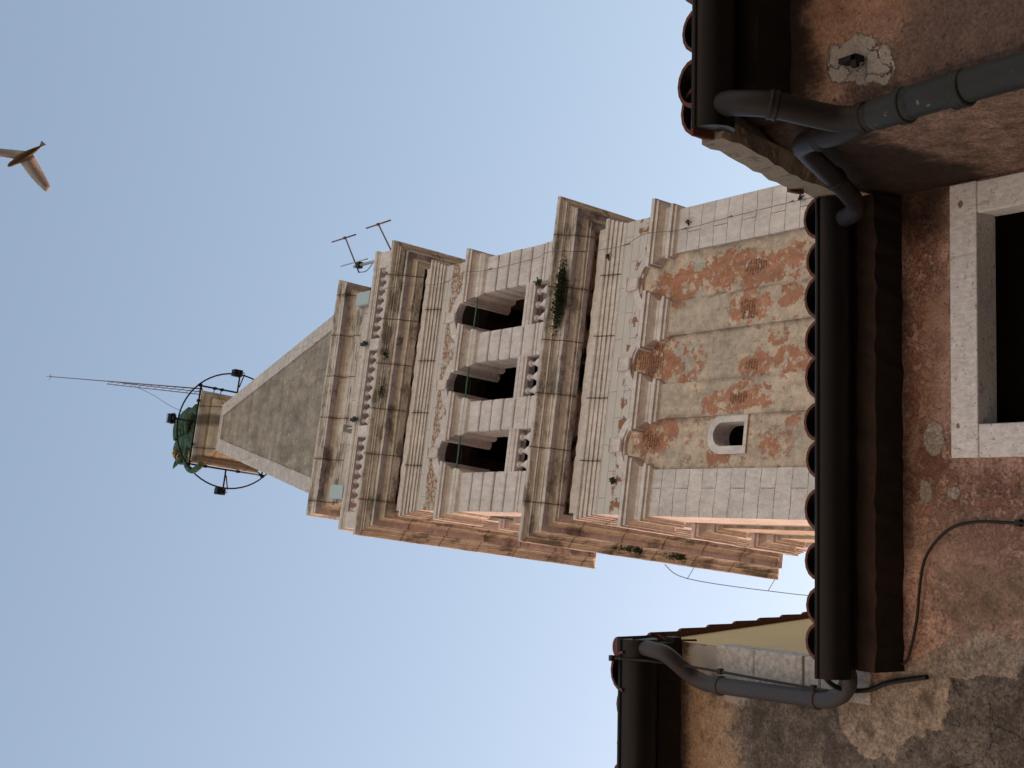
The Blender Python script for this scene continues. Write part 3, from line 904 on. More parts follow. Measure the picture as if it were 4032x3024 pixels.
mb.tube(smoothpath([(-0.95, -0.3, 1.3), (-1.55, -0.45, 0.75), (-1.9, -0.5, 0.15), (-2.0, -0.5, -0.45), (-1.85, -0.5, -1.0), (-1.72, -0.48, -1.25)], 6), 0.14, 10)
mb.build('tail', MAT['bronze'], st)

# leaning lightning mast
ma = world_thing('lightning_mast', (1.72, 2.15, 63.5), 'thin leaning lattice mast with a forked tip on the right corner of the spire cap', 'mast')
tip = Vector((2.32 - 1.72, -1.5 - 2.15, 74.6 - 63.5))
mb = MB(); mb.tube([(0, 0, 0), tip * 0.6], 0.03, 6); mb.tube([tip * 0.55, tip], 0.022, 6)
mb.build('pole', MAT['brownrod'], ma)
mb = MB()
off2, off3 = Vector((-0.14, 0, 0)), Vector((-0.26, 0, 0.0))
mb.tube([off2, tip * 0.5 + off2 * 0.3], 0.02, 6); mb.tube([off3, tip * 0.6 + off2], 0.02, 6)
for i in range(12):
    a = tip * (0.05 * i); b = tip * (0.05 * (i + 1)) + off3 * (1 - 0.05 * i)
    mb.tube([a, b], 0.01, 5)
mb.build('lattice', MAT['brownrod'], ma)
mb = MB()
for d in ((-0.14, 0, 0.3), (0.14, 0, 0.3), (0.02, -0.14, 0.3)):
    mb.tube([tip, tip + Vector(d)], 0.014, 5)
mb.build('forked_tip', MAT['brownrod'], ma)
mb = MB(); mb.tube(smoothpath([tip * 0.42 + off3 * 0.5, tip * 0.30 + Vector((-0.45, 0, 0)), tip * 0.16 + Vector((-0.95, 0, 0)), (-1.25, 0.5, 0.9)], 6), 0.012, 5)
mb.build('cable', MAT['wire'], ma)

# television aerial on the right end of the balustrade
ta = world_thing('tv_aerial', (4.35, -0.5, 42.44), 'brown rod aerial on a grey tube at the right end of the balustrade', 'aerial')
mb = MB(); mb.tube([(0, 0, -0.05), (0.0, 0, 2.25)], 0.05, 10); mb.build('mast', MAT['galv'], ta)
A = Vector((-0.18, 0, 1.85)); B = Vector((1.13, 0, 3.1)); B = Vector((1.15, -0.02, 2.95))
mb = MB()
mb.tube([(-0.28, -0.06, 1.72), (1.15, -0.06, 3.12)], 0.026, 6)
mb.build('boom', MAT['brownrod'], ta)
mb = MB(); mb.tube([(1.12, -0.06, 4.1), (1.13, -0.06, 2.35)], 0.026, 6); mb.lathe([(0.0, -0.05), (0.05, -0.05), (0.05, 0.05), (0, 0.05)], (1.13, -0.06, 3.15), 8); mb.build('dipole', MAT['brownrod'], ta)
mb = MB(); mb.tube([(0.11, -0.1, 1.15), (0.10, -0.1, 3.05)], 0.02, 6); mb.build('dipole', MAT['galv'], ta)
mb = MB(); mb.box(-0.09, 0.12, -0.09, 0.09, 1.78, 2.0, 0, 0.01); mb.tube(smoothpath([(-0.26, -0.05, 1.75), (-0.27, 0, 1.35), (-0.1, 0, 1.0), (0.0, 0, 0.9)], 5), 0.014, 6); mb.build('clamp', MAT['iron'], ta)
t2 = world_thing('tv_aerial', (4.55, -0.72, 41.5), 'lower T-shaped aerial rod sticking out beside the upper cornice', 'aerial')
mb = MB(); mb.tube([(-0.35, 0.1, 0.15), (0.96, 0, 1.42)], 0.026, 6); mb.build('boom', MAT['brownrod'], t2)
mb = MB(); mb.tube([(0.95, 0, 2.25), (0.97, 0, 0.62)], 0.026, 6); mb.lathe([(0.0, -0.05), (0.05, -0.05), (0.05, 0.05), (0, 0.05)], (0.96, 0, 1.44), 8); mb.build('dipole', MAT['brownrod'], t2)

def panel(T, label):
    t = world_thing('panel_antenna', T, label, 'antenna', 'flat grey panels on the attic wall')
    mb = MB(); mb.box(-0.23, 0.23, -0.30, -0.12, 0, 0.95, 0, 0.03); mb.build('panel', MAT['panel'], t)
    mb = MB(); mb.box(-0.06, 0.06, -0.12, 0.0, 0.3, 0.6); mb.build('bracket', MAT['iron'], t)
panel((-3.25, 0.175, 44.05), 'pale grey-blue flat panel on the left end of the attic wall')
panel((3.32, 0.175, 44.02), 'pale grey-blue flat panel on the right end of the attic wall below the antennas')
t = world_thing('spotlight', (-1.22, -0.45, 42.80), 'small off-white spotlight on a bracket above the balustrade', 'spotlight')
mb = MB(); mb.box(-0.13, 0.13, -0.12, 0.22, 0.95, 1.25, 0, 0.02)
for i in range(3): mb.box(-0.12 + i * 0.09, -0.08 + i * 0.09, 0.2, 0.28, 0.96, 1.2)
mb.build('housing', MAT['white'], t)
mb = MB(); mb.tube([(0, 0, 0), (0, 0.02, 1.0)], 0.025, 6); mb.build('bracket', MAT['white'], t)
for x, lab in ((1.45, 'rusty iron clamp strapped over the balustrade rail above the right pier'), (-1.02, 'black iron clamp strapped over the balustrade rail beside the small spotlight')):
    mb = MB()
    mb.box(-0.05, 0.05, -0.05, -0.02, -0.42, 0.05); mb.box(-0.05, 0.05, -0.05, 0.5, 0.0, 0.04); mb.box(-0.09, 0.09, -0.07, -0.05, -0.30, -0.14)
    o = mb.build('iron_clamp', MAT['iron']); o.matrix_world = TW @ Matrix.Translation((x, -oB - 0.06, 42.82)); tag(o, lab, 'clamp', 'clamps on the balustrade')

# lightning conductor down the right pilaster
mb = MB()
pts = [(3.30, -0.02, 22.5), (3.28, -0.12, 24.5), (3.25, -0.12, 26.5), (3.2, -0.14, 28.1), (3.18, -0.42, 28.9), (3.15, -0.45, 29.3), (3.1, -0.2, 30.3), (3.1, -0.28, 31.2), (3.08, -0.6, 31.9), (3.05, -0.95, 32.4), (3.1, -0.8, 33.0), (3.3, -0.18, 34.4), (3.3, -0.14, 36.8), (3.28, -0.42, 37.7), (3.2, -0.15, 39.2), (3.15, -0.7, 40.7), (3.1, -1.0, 41.4)]
mb.tube(smoothpath(pts, 4), 0.008, 5)
for i in (1, 2, 3, 6, 8, 12, 14):
    x, y, z = pts[i]; mb.tube([(x, y, z), (x + 0.12, 0.05, z - 0.05)], 0.012, 4)
o = mb.build('lightning_conductor', MAT['wire']); o.matrix_world = TW; tag(o, 'thin grey conductor wire running up the right pilaster of the tower', 'wire')
mb = MB()
pts = [(-4.66, 4.2, 32.6), (-4.95, 5.2, 32.75), (-4.97, 8.35, 32.75), (-4.9, 10.0, 31.5), (-4.4, 12.0, 29.5)]
mb.tube(smoothpath(pts, 5), 0.012, 5)
for i in (1, 2): mb.tube([pts[i], (-4.6, pts[i][1], 32.5)], 0.012, 4)
o = mb.build('lightning_conductor', MAT['wire']); o.matrix_world = TW; tag(o, 'thin wire held off the left side of the middle cornice against the sky', 'wire')

# weeds
def weed(T, n, sx, sy, sz, label, group, mat='leaf', ls=0.07, seed=1, name='weed'):
    rn = random.Random(seed); mb = MB()
    for i in range(n):
        c = Vector((rn.gauss(0, sx * 0.4), -abs(rn.gauss(0, sy)), rn.gauss(0, sz * 0.4)))
        d = Vector((rn.uniform(-1, 1), rn.uniform(-1, .3), rn.uniform(-1, 1))).normalized()
        u = d.cross(Vector((rn.random(), rn.random(), rn.random()))).normalized()
        l = ls * rn.uniform(0.6, 1.4)
        mb.add((c, c + d * l * .5 + u * l * .25, c + d * l, c + d * l * .5 - u * l * .25), ((0, 1, 2, 3),))
    o = mb.build(name, MAT[mat]); o.matrix_world = TW @ Matrix.Translation(T); tag(o, label, 'plant', group)
weed((1.9, -0.60, 32.20), 2200, 0.95, 0.06, 0.20, 'long strip of dark green moss on the right of the middle cornice', None, 'moss', 0.07, 3, 'moss')
G = 'weeds growing in the tower joints'
weed((2.55, -0.20, 33.85), 96, 0.12, 0.05, 0.15, 'dark weed tuft at the foot of the right corner pier of the belfry', G, seed=4)
weed((1.0, -0.72, 41.15), 78, 0.13, 0.05, 0.11, 'dark weed tuft in the upper cornice joint right of centre', G, seed=5)
weed((-0.15, -0.70, 41.15), 78, 0.24, 0.04, 0.10, 'dark weed tuft in the upper cornice near its middle', G, seed=6)
weed((-2.95, -0.02, 29.85), 72, 0.07, 0.06, 0.10, 'green weed tuft beside the left blind arch', G, seed=7)
weed((2.9, -0.1, 30.95), 36, 0.06, 0.03, 0.06, 'tiny weed on the lower architrave near its right end', G, seed=8)
weed((3.4, -0.02, 28.0), 30, 0.05, 0.04, 0.06, 'small dark weed high on the right pilaster under its capital', G, seed=9)
weed((3.35, -0.02, 24.2), 30, 0.05, 0.04, 0.07, 'small dark weed low on the right pilaster', G, seed=10)
weed((4.55, 3.2, 40.9), 200, 0.12, 0.2, 0.22, 'shaggy weed under the right side of the upper cornice', G, seed=11)
for i, (y, lab) in enumerate(((3.0, 'first green weed clump along the left side of the middle cornice'), (4.6, 'second green weed clump along the left side of the middle cornice, further back'))):
    weed((-4.42, y, 32.2), 200, 0.12, 0.35, 0.12, lab, G, seed=12 + i)

# ------------------------------------------------------------------ house walls
def cracks(s, c, scale, width, thr, off=(0, 0, 0), amt=0.85):
    nz = s.noise(7, 6, 0.7, out='Color')
    v = s.vec('ADD', s.vec('ADD', s.co, s.vec('MULTIPLY', nz, (0.16, 0.0, 0.16))), off)
    d = s.voro(scale, v=s.vec('MULTIPLY', v, (1, 0.0, 1)), feat='DISTANCE_TO_EDGE')
    m = s.math('MULTIPLY', s.step(d, width, width * 0.3), s.step(s.noise(2.3, 3, off=off), thr, thr + 0.05))
    return s.mix(s.math('MULTIPLY', m, amt), c, (0.03, 0.018, 0.013)), m
def wall_base(s, base, dark):
    big = s.noise(2.6, 8, 0.68)
    mid = s.noise(13, 9, 0.76)
    grain = s.noise(75, 5, 0.75)
    c = s.mix(s.step(big, 0.38, 0.62), base, dark)
    c = modul(s, c, mid, 0.55, 1.35, 0.32, 0.68)
    c = modul(s, c, grain, 0.55, 1.45, 0.32, 0.68)
    c = s.mix(s.math('MULTIPLY', s.step(s.noise(4.5, 8, 0.72, off=(3, 3, 3)), 0.52, 0.62), 0.5), c, tuple(x * 0.5 for x in dark))
    c = s.mix(s.math('MULTIPLY', s.step(s.noise(95, 2), 0.70, 0.76), 0.6), c, (0.55, 0.47, 0.40))
    pit = s.step(s.noise(48, 4, 0.6, off=(4, 1, 1)), 0.37, 0.31)
    c = s.mix(s.math('MULTIPLY', pit, 0.7), c, tuple(x * 0.22 for x in dark))
    c, ck = cracks(s, c, 2.2, 0.007, 0.60, (0, 0, 0), 0.6)
    h = s.math('ADD', s.math('MULTIPLY', grain, 0.55), s.math('MULTIPLY', mid, 0.9))
    h = s.math('SUBTRACT', h, s.math('ADD', s.math('MULTIPLY', pit, 0.5), ck))
    return c, h
def house_mid():
    s = NT('terracotta_plaster', True)
    c, h = wall_base(s, (0.52, 0.37, 0.315), (0.37, 0.25, 0.205))
    # pitted red-brown belt where the paint has come away
    belt = s.math('MULTIPLY', s.blobs([(0.1, 5.62, 0.26, 0.22), (0.0, 5.3, 0.22, 0.3), (0.55, 5.70, 0.4, 0.12), (1.1, 5.65, 0.25, 0.1)], 0.18, 7, 0.5, 9), s.step(s.noise(26, 7, 0.75), 0.44, 0.55))
    c = s.mix(s.math('MULTIPLY', belt, 0.75), c, (0.15, 0.058, 0.036))
    beige = s.blobs([(0.62, 5.60, 0.24, 0.085), (0.9, 5.58, 0.12, 0.05), (0.3, 5.72, 0.1, 0.03)], 0.10, 9, 0.08, 9)
    c = s.mix(s.math('MULTIPLY', beige, 0.6), c, s.mix(s.noise(40, 6, 0.75), (0.48, 0.36, 0.28), (0.25, 0.16, 0.11)))
    pale = s.blobs([(0.325, 5.61, 0.07, 0.055), (0.10, 5.655, 0.055, 0.036), (0.10, 5.51, 0.03, 0.033)], 0.035, 18, 0.06, 8)
    c = s.mix(pale, c, modul(s, s.mix(s.noise(30, 5), (0.46, 0.445, 0.42), (0.38, 0.36, 0.33)), s.noise(70, 5, 0.75), 0.7, 1.25))
    c = s.mix(s.math('MULTIPLY', s.blobs([(-0.12, 5.45, 0.14, 0.3)], 0.16, 7, 0.6, 9), 0.45), c, (0.44, 0.34, 0.285))
    ol = s.math('MULTIPLY', s.blobs([(-0.33, 5.33, 0.13, 0.3)], 0.10, 6, 0.55, 9), s.step(s.noise(9, 8, 0.75), 0.3, 0.6, 0.5, 1.0))
    c = s.mix(s.math('MULTIPLY', ol, 0.8), c, modul(s, (0.125, 0.105, 0.068), s.noise(45, 6, 0.75), 0.5, 1.6))
    raw = s.blobs([(-0.80, 5.20, 0.36, 0.62)], 0.13, 5.5, 0.015, 10)
    rc = modul(s, modul(s, (0.36, 0.315, 0.265), s.noise(16, 8, 0.75), 0.55, 1.3), s.noise(60, 5, 0.8), 0.5, 1.45)
    c = s.mix(raw, c, rc)
    rim = s.math('MULTIPLY', raw, s.math('SUBTRACT', 1.0, s.blobs([(-0.80, 5.20, 0.36, 0.62)], 0.13, 5.5, -0.035, 10)))
    dk = s.blobs([(-0.76, 5.30, 0.14, 0.20), (-0.82, 5.0, 0.34, 0.26)], 0.10, 6, 0.02, 10)
    c = s.mix(dk, c, modul(s, modul(s, (0.135, 0.122, 0.105), s.noise(14, 8, 0.75), 0.55, 1.4), s.noise(70, 5, 0.78), 0.55, 1.5))
    # eave shade painted into the wall colour, ragged at its lower edge
    eave_shade = s.step(s.math('ADD', s.sep()[2], s.math('MULTIPLY', s.math('SUBTRACT', s.noise(5.0, 8, 0.72, stretch=(1, 1, 0.5)), 0.5), 0.42)), 5.72, 5.86)
    c = s.mix(s.math('MULTIPLY', eave_shade, 0.86), c, (0.045, 0.027, 0.021))
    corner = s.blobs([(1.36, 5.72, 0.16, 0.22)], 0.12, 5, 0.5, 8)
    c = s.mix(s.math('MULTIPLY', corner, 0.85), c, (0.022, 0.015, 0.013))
    s.color(c)
    h = s.math('SUBTRACT', h, s.math('ADD', s.math('MULTIPLY', raw, 0.9), s.math('MULTIPLY', belt, 0.5)))
    h = s.math('ADD', h, s.math('MULTIPLY', s.math('MAXIMUM', dk, pale), 0.7))
    s.bump(s.math('ADD', h, s.math('MULTIPLY', raw, s.math('MULTIPLY', s.noise(42, 6, 0.78), 1.3))), 0.9, 0.014)
    return s.m
def house_left_mat():
    s = NT('grey_brown_render', True)
    c, h = wall_base(s, (0.18, 0.16, 0.14), (0.115, 0.102, 0.088))
    wb = s.blobs([(-1.1, 7.12, 0.55, 0.2), (-0.95, 6.98, 0.14, 0.2), (-1.3, 7.0, 0.3, 0.25)], 0.17, 6, 0.35, 9)
    c = s.mix(s.math('MULTIPLY', wb, 0.9), c, modul(s, modul(s, s.mix(s.noise(5, 6, 0.7), (0.46, 0.36, 0.265), (0.36, 0.26, 0.18)), s.noise(20, 7, 0.75), 0.7, 1.2), s.noise(75, 5, 0.75), 0.7, 1.25))
    c = s.mix(s.blobs([(-0.88, 6.80, 0.035, 0.09), (-0.72, 6.95, 0.08, 0.2)], 0.06, 12, 0.08, 8), c, (0.42, 0.395, 0.355))
    rawb = s.blobs([(-0.86, 5.94, 0.18, 0.21), (-0.7, 5.75, 0.22, 0.22)], 0.11, 7, 0.02, 10)
    c = s.mix(rawb, c, modul(s, modul(s, (0.41, 0.345, 0.27), s.noise(16, 8, 0.75), 0.55, 1.3), s.noise(60, 5, 0.8), 0.5, 1.45))
    c = s.mix(s.math('MULTIPLY', s.step(s.noise(7, 8, 0.74, off=(0, 3, 3)), 0.53, 0.62), 0.6), c, (0.07, 0.062, 0.053))
    c, ck = cracks(s, c, 3.6, 0.010, 0.60, (2, 0, 1), 0.7)
    eave_shade = s.step(s.math('ADD', s.sep()[2], s.math('MULTIPLY', s.math('SUBTRACT', s.noise(6.0, 7, 0.7), 0.5), 0.3)), 7.10, 7.19)
    c = s.mix(s.math('MULTIPLY', eave_shade, 0.85), c, (0.05, 0.032, 0.022))  # wall top darkened below the eave; shade put into the colour
    s.color(c)
    h = s.math('SUBTRACT', h, s.math('MULTIPLY', ck, 1.0))
    s.bump(s.math('ADD', h, s.math('MULTIPLY', rawb, s.math('SUBTRACT', s.math('MULTIPLY', s.noise(42, 6, 0.78), 1.4), 0.8))), 0.9, 0.014)
    return s.m
def house_right_mat():
    s = NT('brown_plaster', True)
    c, h = wall_base(s, (0.33, 0.225, 0.18), (0.22, 0.148, 0.118))
    c = s.mix(s.math('MULTIPLY', s.blobs([(1.75, 5.25, 0.18, 0.10), (1.9, 4.9, 0.2, 0.25)], 0.14, 6, 0.6, 9), 0.6), c, modul(s, (0.38, 0.225, 0.15), s.noise(60, 5, 0.75), 0.6, 1.35))
    c = s.mix(s.math('MULTIPLY', s.blobs([(1.62, 4.72, 0.16, 0.22), (1.58, 4.4, 0.2, 0.3)], 0.16, 5, 0.6, 9), 0.75), c, modul(s, (0.125, 0.098, 0.09), s.noise(60, 5, 0.75), 0.55, 1.5))
    pt = s.blobs([(1.62, 5.10, 0.085, 0.12), (1.575, 5.02, 0.065, 0.11), (1.53, 4.95, 0.04, 0.06)], 0.055, 14, 0.05, 9)
    pc = modul(s, s.mix(s.noise(12, 6, 0.7), (0.42, 0.41, 0.395), (0.33, 0.315, 0.30)), s.noise(80, 5, 0.75), 0.75, 1.2)
    pc, ck = cracks(s, pc, 9, 0.022, 0.40, (1, 0, 2))
    c = s.mix(pt, c, pc)
    eave_shade = s.step(s.math('ADD', s.sep()[2], s.math('MULTIPLY', s.math('SUBTRACT', s.noise(5.0, 8, 0.72, stretch=(1.6, 1, 0.7)), 0.5), 0.42)), 5.22, 5.34)
    c = s.mix(s.math('MULTIPLY', eave_shade, 0.9), c, (0.020, 0.014, 0.012))  # soffit shade painted onto the upper wall
    s.color(c)
    h = s.math('ADD', h, s.math('MULTIPLY', pt, s.math('SUBTRACT', 1.2, ck)))
    s.bump(h, 0.9, 0.014)
    return s.m
MAT['h1'], MAT['h2'], MAT['h3'] = house_mid(), house_left_mat(), house_right_mat()
def frame_paint():
    s = NT('worn_white_window_stone', True)
    c = s.mix(s.noise(12, 5), (0.78, 0.83, 0.86), (0.70, 0.745, 0.765))
    c = s.mix(s.math('MULTIPLY', s.step(s.noise(60, 3), 0.62, 0.68), 0.6), c, (0.24, 0.22, 0.20))
    c = s.mix(s.math('MULTIPLY', s.step(s.noise(16, 4, 0.6, stretch=(1, 1, .2)), 0.6, 0.7), 0.4), c, (0.33, 0.32, 0.29))
    c = s.mix(s.blobs([(1.29, 5.45, 0.016, 0.013), (0.37, 5.47, 0.012, 0.009)], 0.01, 30, 0.1), c, (0.30, 0.19, 0.14))
    c = modul(s, c, s.noise(18, 7, 0.75), 0.86, 1.10)
    c = modul(s, c, s.noise(70, 5, 0.75, stretch=(1, 1, .3)), 0.86, 1.12)
    c, ck = cracks(s, c, 5.0, 0.006, 0.55, (4, 0, 2), 0.6)
    s.color(c)
    s.bump(s.noise(55, 5, 0.7), 0.8, 0.008)
    return s.m
MAT['frame'] = frame_paint()
def gutter_mat():
    s = NT('dark_brown_gutter_metal', True)
    c = s.mix(s.noise(6, 4), (0.005, 0.0045, 0.0045), (0.010, 0.009, 0.009))
    s.color(c); s.p.inputs['Roughness'].default_value = 0.45
    return s.m
MAT['gutter'] = gutter_mat()
def pipe_mat(name, a, b, verd):
    s = NT(name, True)
    c = s.mix(s.noise(9, 5, stretch=(1, 1, .3)), a, b)
    c = s.mix(s.math('MULTIPLY', s.step(s.noise(30, 4, off=(1, 0, 2)), 0.66, 0.72), verd), c, (0.14, 0.20, 0.185))
    s.color(c); s.p.inputs['Roughness'].default_value = 0.55; s.bump(s.noise(25, 4), 0.25, 0.006)
    return s.m
MAT['pipe'] = pipe_mat('dark_weathered_downpipe', (0.012, 0.0105, 0.0125), (0.024, 0.021, 0.024), 0.15)
MAT['pipeg'] = pipe_mat('verdigris_downpipe', (0.015, 0.018, 0.020), (0.034, 0.042, 0.044), 0.85)
MAT['pipe2'] = pipe_mat('slate_grey_downpipe', (0.040, 0.040, 0.047), (0.062, 0.062, 0.071), 0.25)
def tile_mat():
    s = NT('terracotta_tile', True)
    c = s.mix(s.noise(7, 5), (0.15, 0.062, 0.046), (0.09, 0.042, 0.034))
    c = s.mix(s.math('MULTIPLY', s.step(s.noise(20, 4), 0.55, 0.7), 0.5), c, (0.09, 0.065, 0.05))
    s.color(c); s.bump(s.noise(40, 4), 0.4, 0.006)
    return s.m
MAT['tile'] = tile_mat()
def cement():
    s = NT('crumbling_cement_verge', True)
    c = s.mix(s.noise(14, 5, 0.7), (0.36, 0.325, 0.27), (0.19, 0.165, 0.135))
    c = s.mix(s.math('MULTIPLY', s.step(s.noise(24, 4, off=(2, 2, 2)), 0.58, 0.66), 0.7), c, (0.09, 0.075, 0.06))
    s.color(c); s.bump(s.noise(30, 5, 0.7), 0.8, 0.015)
    return s.m
MAT['cement'] = cement()
MAT['soffit'] = flat('shade_dark_underside', (0.022, 0.017, 0.014), 0.95, var=0.6, nscale=6, bump=0.4)  # shade under eaves and inside tile ends, painted as near-black
MAT['eave'] = flat('shade_dark_eave_plaster', (0.032, 0.023, 0.019), 0.95, var=0.7, nscale=9, bump=0.5)  # shade behind the gutter painted into the eave strip
MAT['facade'] = flat('pale_facade_plaster', (0.56, 0.575, 0.59), 0.9)
def ochre():
    s = NT('ochre_gable_plaster', True)
    c = s.mix(s.noise(9, 5, 0.6, stretch=(1, .25, 1)), (0.64, 0.49, 0.29), (0.54, 0.41, 0.24))
    c = s.mix(s.math('MULTIPLY', s.noise(40, 3), 0.3), c, (0.34, 0.25, 0.15))
    s.color(c); s.bump(s.noise(45, 4), 0.25, 0.006)
    return s.m
MAT['yellow'] = ochre()
def quoin_mat():
    s = NT('rough_white_quoin_stone', True)
    c = modul(s, s.mix(s.noise(8, 6, 0.7), (0.70, 0.70, 0.69), (0.56, 0.55, 0.53)), s.noise(40, 6, 0.75), 0.6, 1.15)
    c = s.mix(s.math('MULTIPLY', s.step(s.noise(20, 5, 0.7, off=(3, 3, 3)), 0.60, 0.68), 0.6), c, (0.24, 0.225, 0.20))
    s.color(c)
    s.bump(s.noise(34, 7, 0.72), 1.0, 0.03)
    return s.m
MAT['quoin'] = quoin_mat()

def eave(x0, x1, yf, yb, z0, z1, seed, parent, org, wallmat):
    """uneven plastered eave cornice; underside shade painted in dark"""
    rn = random.Random(seed); mb = MB(); prev = None
    n = max(6, int((x1 - x0) / 0.05))
    for i in range(n + 1):
        x = x0 + (x1 - x0) * i / n
        j = [rn.uniform(-.006, .006) for _ in range(4)]
        if rn.random() < .08: j[1] += .012
        sec = [(x, yb, z0 + j[3]), (x, yf + j[0], z0 + j[1]), (x, yf - .004 + j[2], z1)]
        if prev:
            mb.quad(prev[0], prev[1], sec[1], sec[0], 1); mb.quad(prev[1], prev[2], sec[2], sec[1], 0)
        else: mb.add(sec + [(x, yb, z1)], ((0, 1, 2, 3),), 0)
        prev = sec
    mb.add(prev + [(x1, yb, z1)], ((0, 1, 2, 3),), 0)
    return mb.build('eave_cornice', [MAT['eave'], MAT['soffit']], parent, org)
class Roof:
    """barrel tile roof rising in +y at 22 degrees"""
    def __init__(s, x0, x1, y0, z0, rows, pitch, seed, sp=0.187, length=0.34, xs=None):
        rn = random.Random(seed); mb = MB()
        tp = math.tan(R(pitch)); s.mb = mb
        xs = xs or [x0 + sp * (i + .5) for i in range(int((x1 - x0) / sp))]
        n = 8
        mb.quad((x0, y0 + 0.02, z0 - 0.02), (x1, y0 + 0.02, z0 - 0.02), (x1, y0 + rows * length, z0 - 0.02 + rows * length * tp), (x0, y0 + rows * length, z0 - 0.02 + rows * length * tp))
        for x in xs:
            dx = rn.uniform(-.012, .012); dr = rn.uniform(-.008, .012); dy = rn.uniform(-.03, .03)
            for r in range(rows):
                ya = y0 + r * length + (dy if r == 0 else rn.uniform(-.012, .012)); yb = y0 + (r + 1) * length + 0.06
                ra, rb = 0.088 + dr, 0.074 + dr
                lift = 0.016 if r else 0.012
                for (rr0, rr1, fl) in ((ra, rb, 0), (ra - .014, rb - .014, 1)):
                    v = []
                    for (yy, rr, lf) in ((ya, rr0, lift), (yb, rr1, 0.0)):
                        zz = z0 + (yy - y0) * tp + lf
                        v += [(x + dx + rr * math.cos(math.pi * k / n), yy, zz + rr * 0.95 * math.sin(math.pi * k / n)) for k in range(n + 1)]
                    mb.add(v, [(k, k + 1, n + 2 + k, n + 1 + k) for k in range(n)], fl, True)
                z_ = z0 + (ya - y0) * tp + lift
                v = [(x + dx + q * math.cos(math.pi * k / n), ya, z_ + q * .95 * math.sin(math.pi * k / n)) for q in (ra, ra - .014) for k in range(n + 1)]
                mb.add(v, [(k, k + 1, n + 2 + k, n + 1 + k) for k in range(n)])

def gutter(x0, x1, yc, zc, r, straps, parent, org, endcap=None):
    mb = MB(); n = 14; t = 0.006
    def half(rr, xs, m=0):
        v = [(x, yc - rr * math.cos(math.pi * k / n), zc - rr * math.sin(math.pi * k / n)) for x in xs for k in range(n + 1)]
        mb.add(v, [(k, k + 1, n + 2 + k, n + 1 + k) for k in range(n)], m, True)
    half(r, (x0, x1)); half(r - t, (x0, x1))
    mb.tube([(x0, yc - r, zc + 0.002), (x1, yc - r, zc + 0.002)], 0.011, 8)
    for x in (x0, x1):
        mb.add([(x, yc - r * math.cos(math.pi * k / n), zc - r * math.sin(math.pi * k / n)) for k in range(n + 1)], [tuple(range(n + 1))])
    gt = mb.build('gutter', MAT['gutter'], parent, org)
    for x in straps:
        sb = MB()
        for k in range(n):
            a0, a1 = math.pi * k / n, math.pi * (k + 1) / n
            rr = r + 0.004
            P = lambda xx, a: (xx, yc - rr * math.cos(a), zc - rr * math.sin(a))
            sb.quad(P(x - 0.016, a0), P(x + 0.016, a0), P(x + 0.016, a1), P(x - 0.016, a1))
        sb.build('strap', MAT['gutter'], gt)
    if endcap:
        eb = MB(); xx = endcap
        eb.add([(xx, yc - (r + .004) * math.cos(math.pi * k / n), zc - (r + .004) * math.sin(math.pi * k / n)) for k in range(n + 1)], [tuple(range(n + 1))])
        for (ya, yb) in ((-.45, .35),):
            for zz in (0.30, 0.55):
                eb.tube([(xx - .003, yc + ya * r, zc - zz * r), (xx - .003, yc + yb * r, zc - zz * r)], 0.005, 5, 1)
        eb.build('end_cap', [MAT['galv'], MAT['gutter']], gt)
    return gt
def pipe(pts, r, mat, parent, org, rings=(), name='downpipe', n=6, joint_r=None):
    mb = MB(); P = smoothpath(pts, n)
    mb.tube(P, r, 16)
    o = mb.build(name, mat, parent, org)
    for (p, d) in rings:
        p, d = Vector(p), Vector(d).normalized()
        c = MB(); c.tube([p - d * 0.018, p - d * .012, p - d * .004, p + d * .004, p + d * .012, p + d * .018], 1, 16, radii=[r + .002, r + .009, r + .005, r + .005, r + .009, r + .002]); c.build('joint_ring', mat, o)
        for q in o.children: pass
        o.children[-1].data.transform(Matrix.Translation(-Vector(org)))
    return o

# ---- middle house
O1 = (0.35, 4.85, 0.0)
h1 = empty('house', O1, 0, 'low terracotta plastered house with white framed dark window and long dark gutter', 'house')
def wall_grid(mb, xs, zs, y, hole=None):
    for a, b in zip(xs[:-1], xs[1:]):
        for c, d in zip(zs[:-1], zs[1:]):
            if hole and a >= hole[0] - 1e-6 and b <= hole[1] + 1e-6 and c >= hole[2] - 1e-6 and d <= hole[3] + 1e-6: continue
            mb.quad((a, y, c), (b, y, c), (b, y, d), (a, y, d))
HX0, HX1, HZ0, HZ1 = 0.375, 1.24, 4.05, 5.372
mb = MB()
wall_grid(mb, [-0.655, HX0, HX1, 1.45], [0, HZ0, HZ1, 5.86], 4.85, (HX0, HX1, HZ0, HZ1))
for (a, b) in (((HX0, HZ0), (HX0, HZ1)), ((HX1, HZ0), (HX1, HZ1)), ((HX0, HZ1), (HX1, HZ1)), ((HX0, HZ0), (HX1, HZ0))):
    mb.quad((a[0], 4.992, a[1]), (b[0], 4.992, b[1]), (b[0], 5.2, b[1]), (a[0], 5.2, a[1]))
mb.build('wall', MAT['h1'], h1, O1)
mb = MB()
mb.box(0.239, 1.376, 4.828, 4.99, HZ1, 5.507, 0, 0.006)
wf = mb.build('window', MAT['frame'], h1, O1)
for x0, x1 in ((0.239, HX0), (HX1, 1.372)):
    mb = MB(); mb.box(x0, x1, 4.830, 4.99, HZ0 - 0.0, HZ1 - 0.003, 0, 0.006); mb.build('jamb', MAT['frame'], wf, O1)
mb = MB(); mb.box(0.2, 1.41, 4.80, 4.99, HZ0 - 0.14, HZ0 - 0.003, 0, 0.006); mb.build('sill', MAT['frame'], wf, O1)
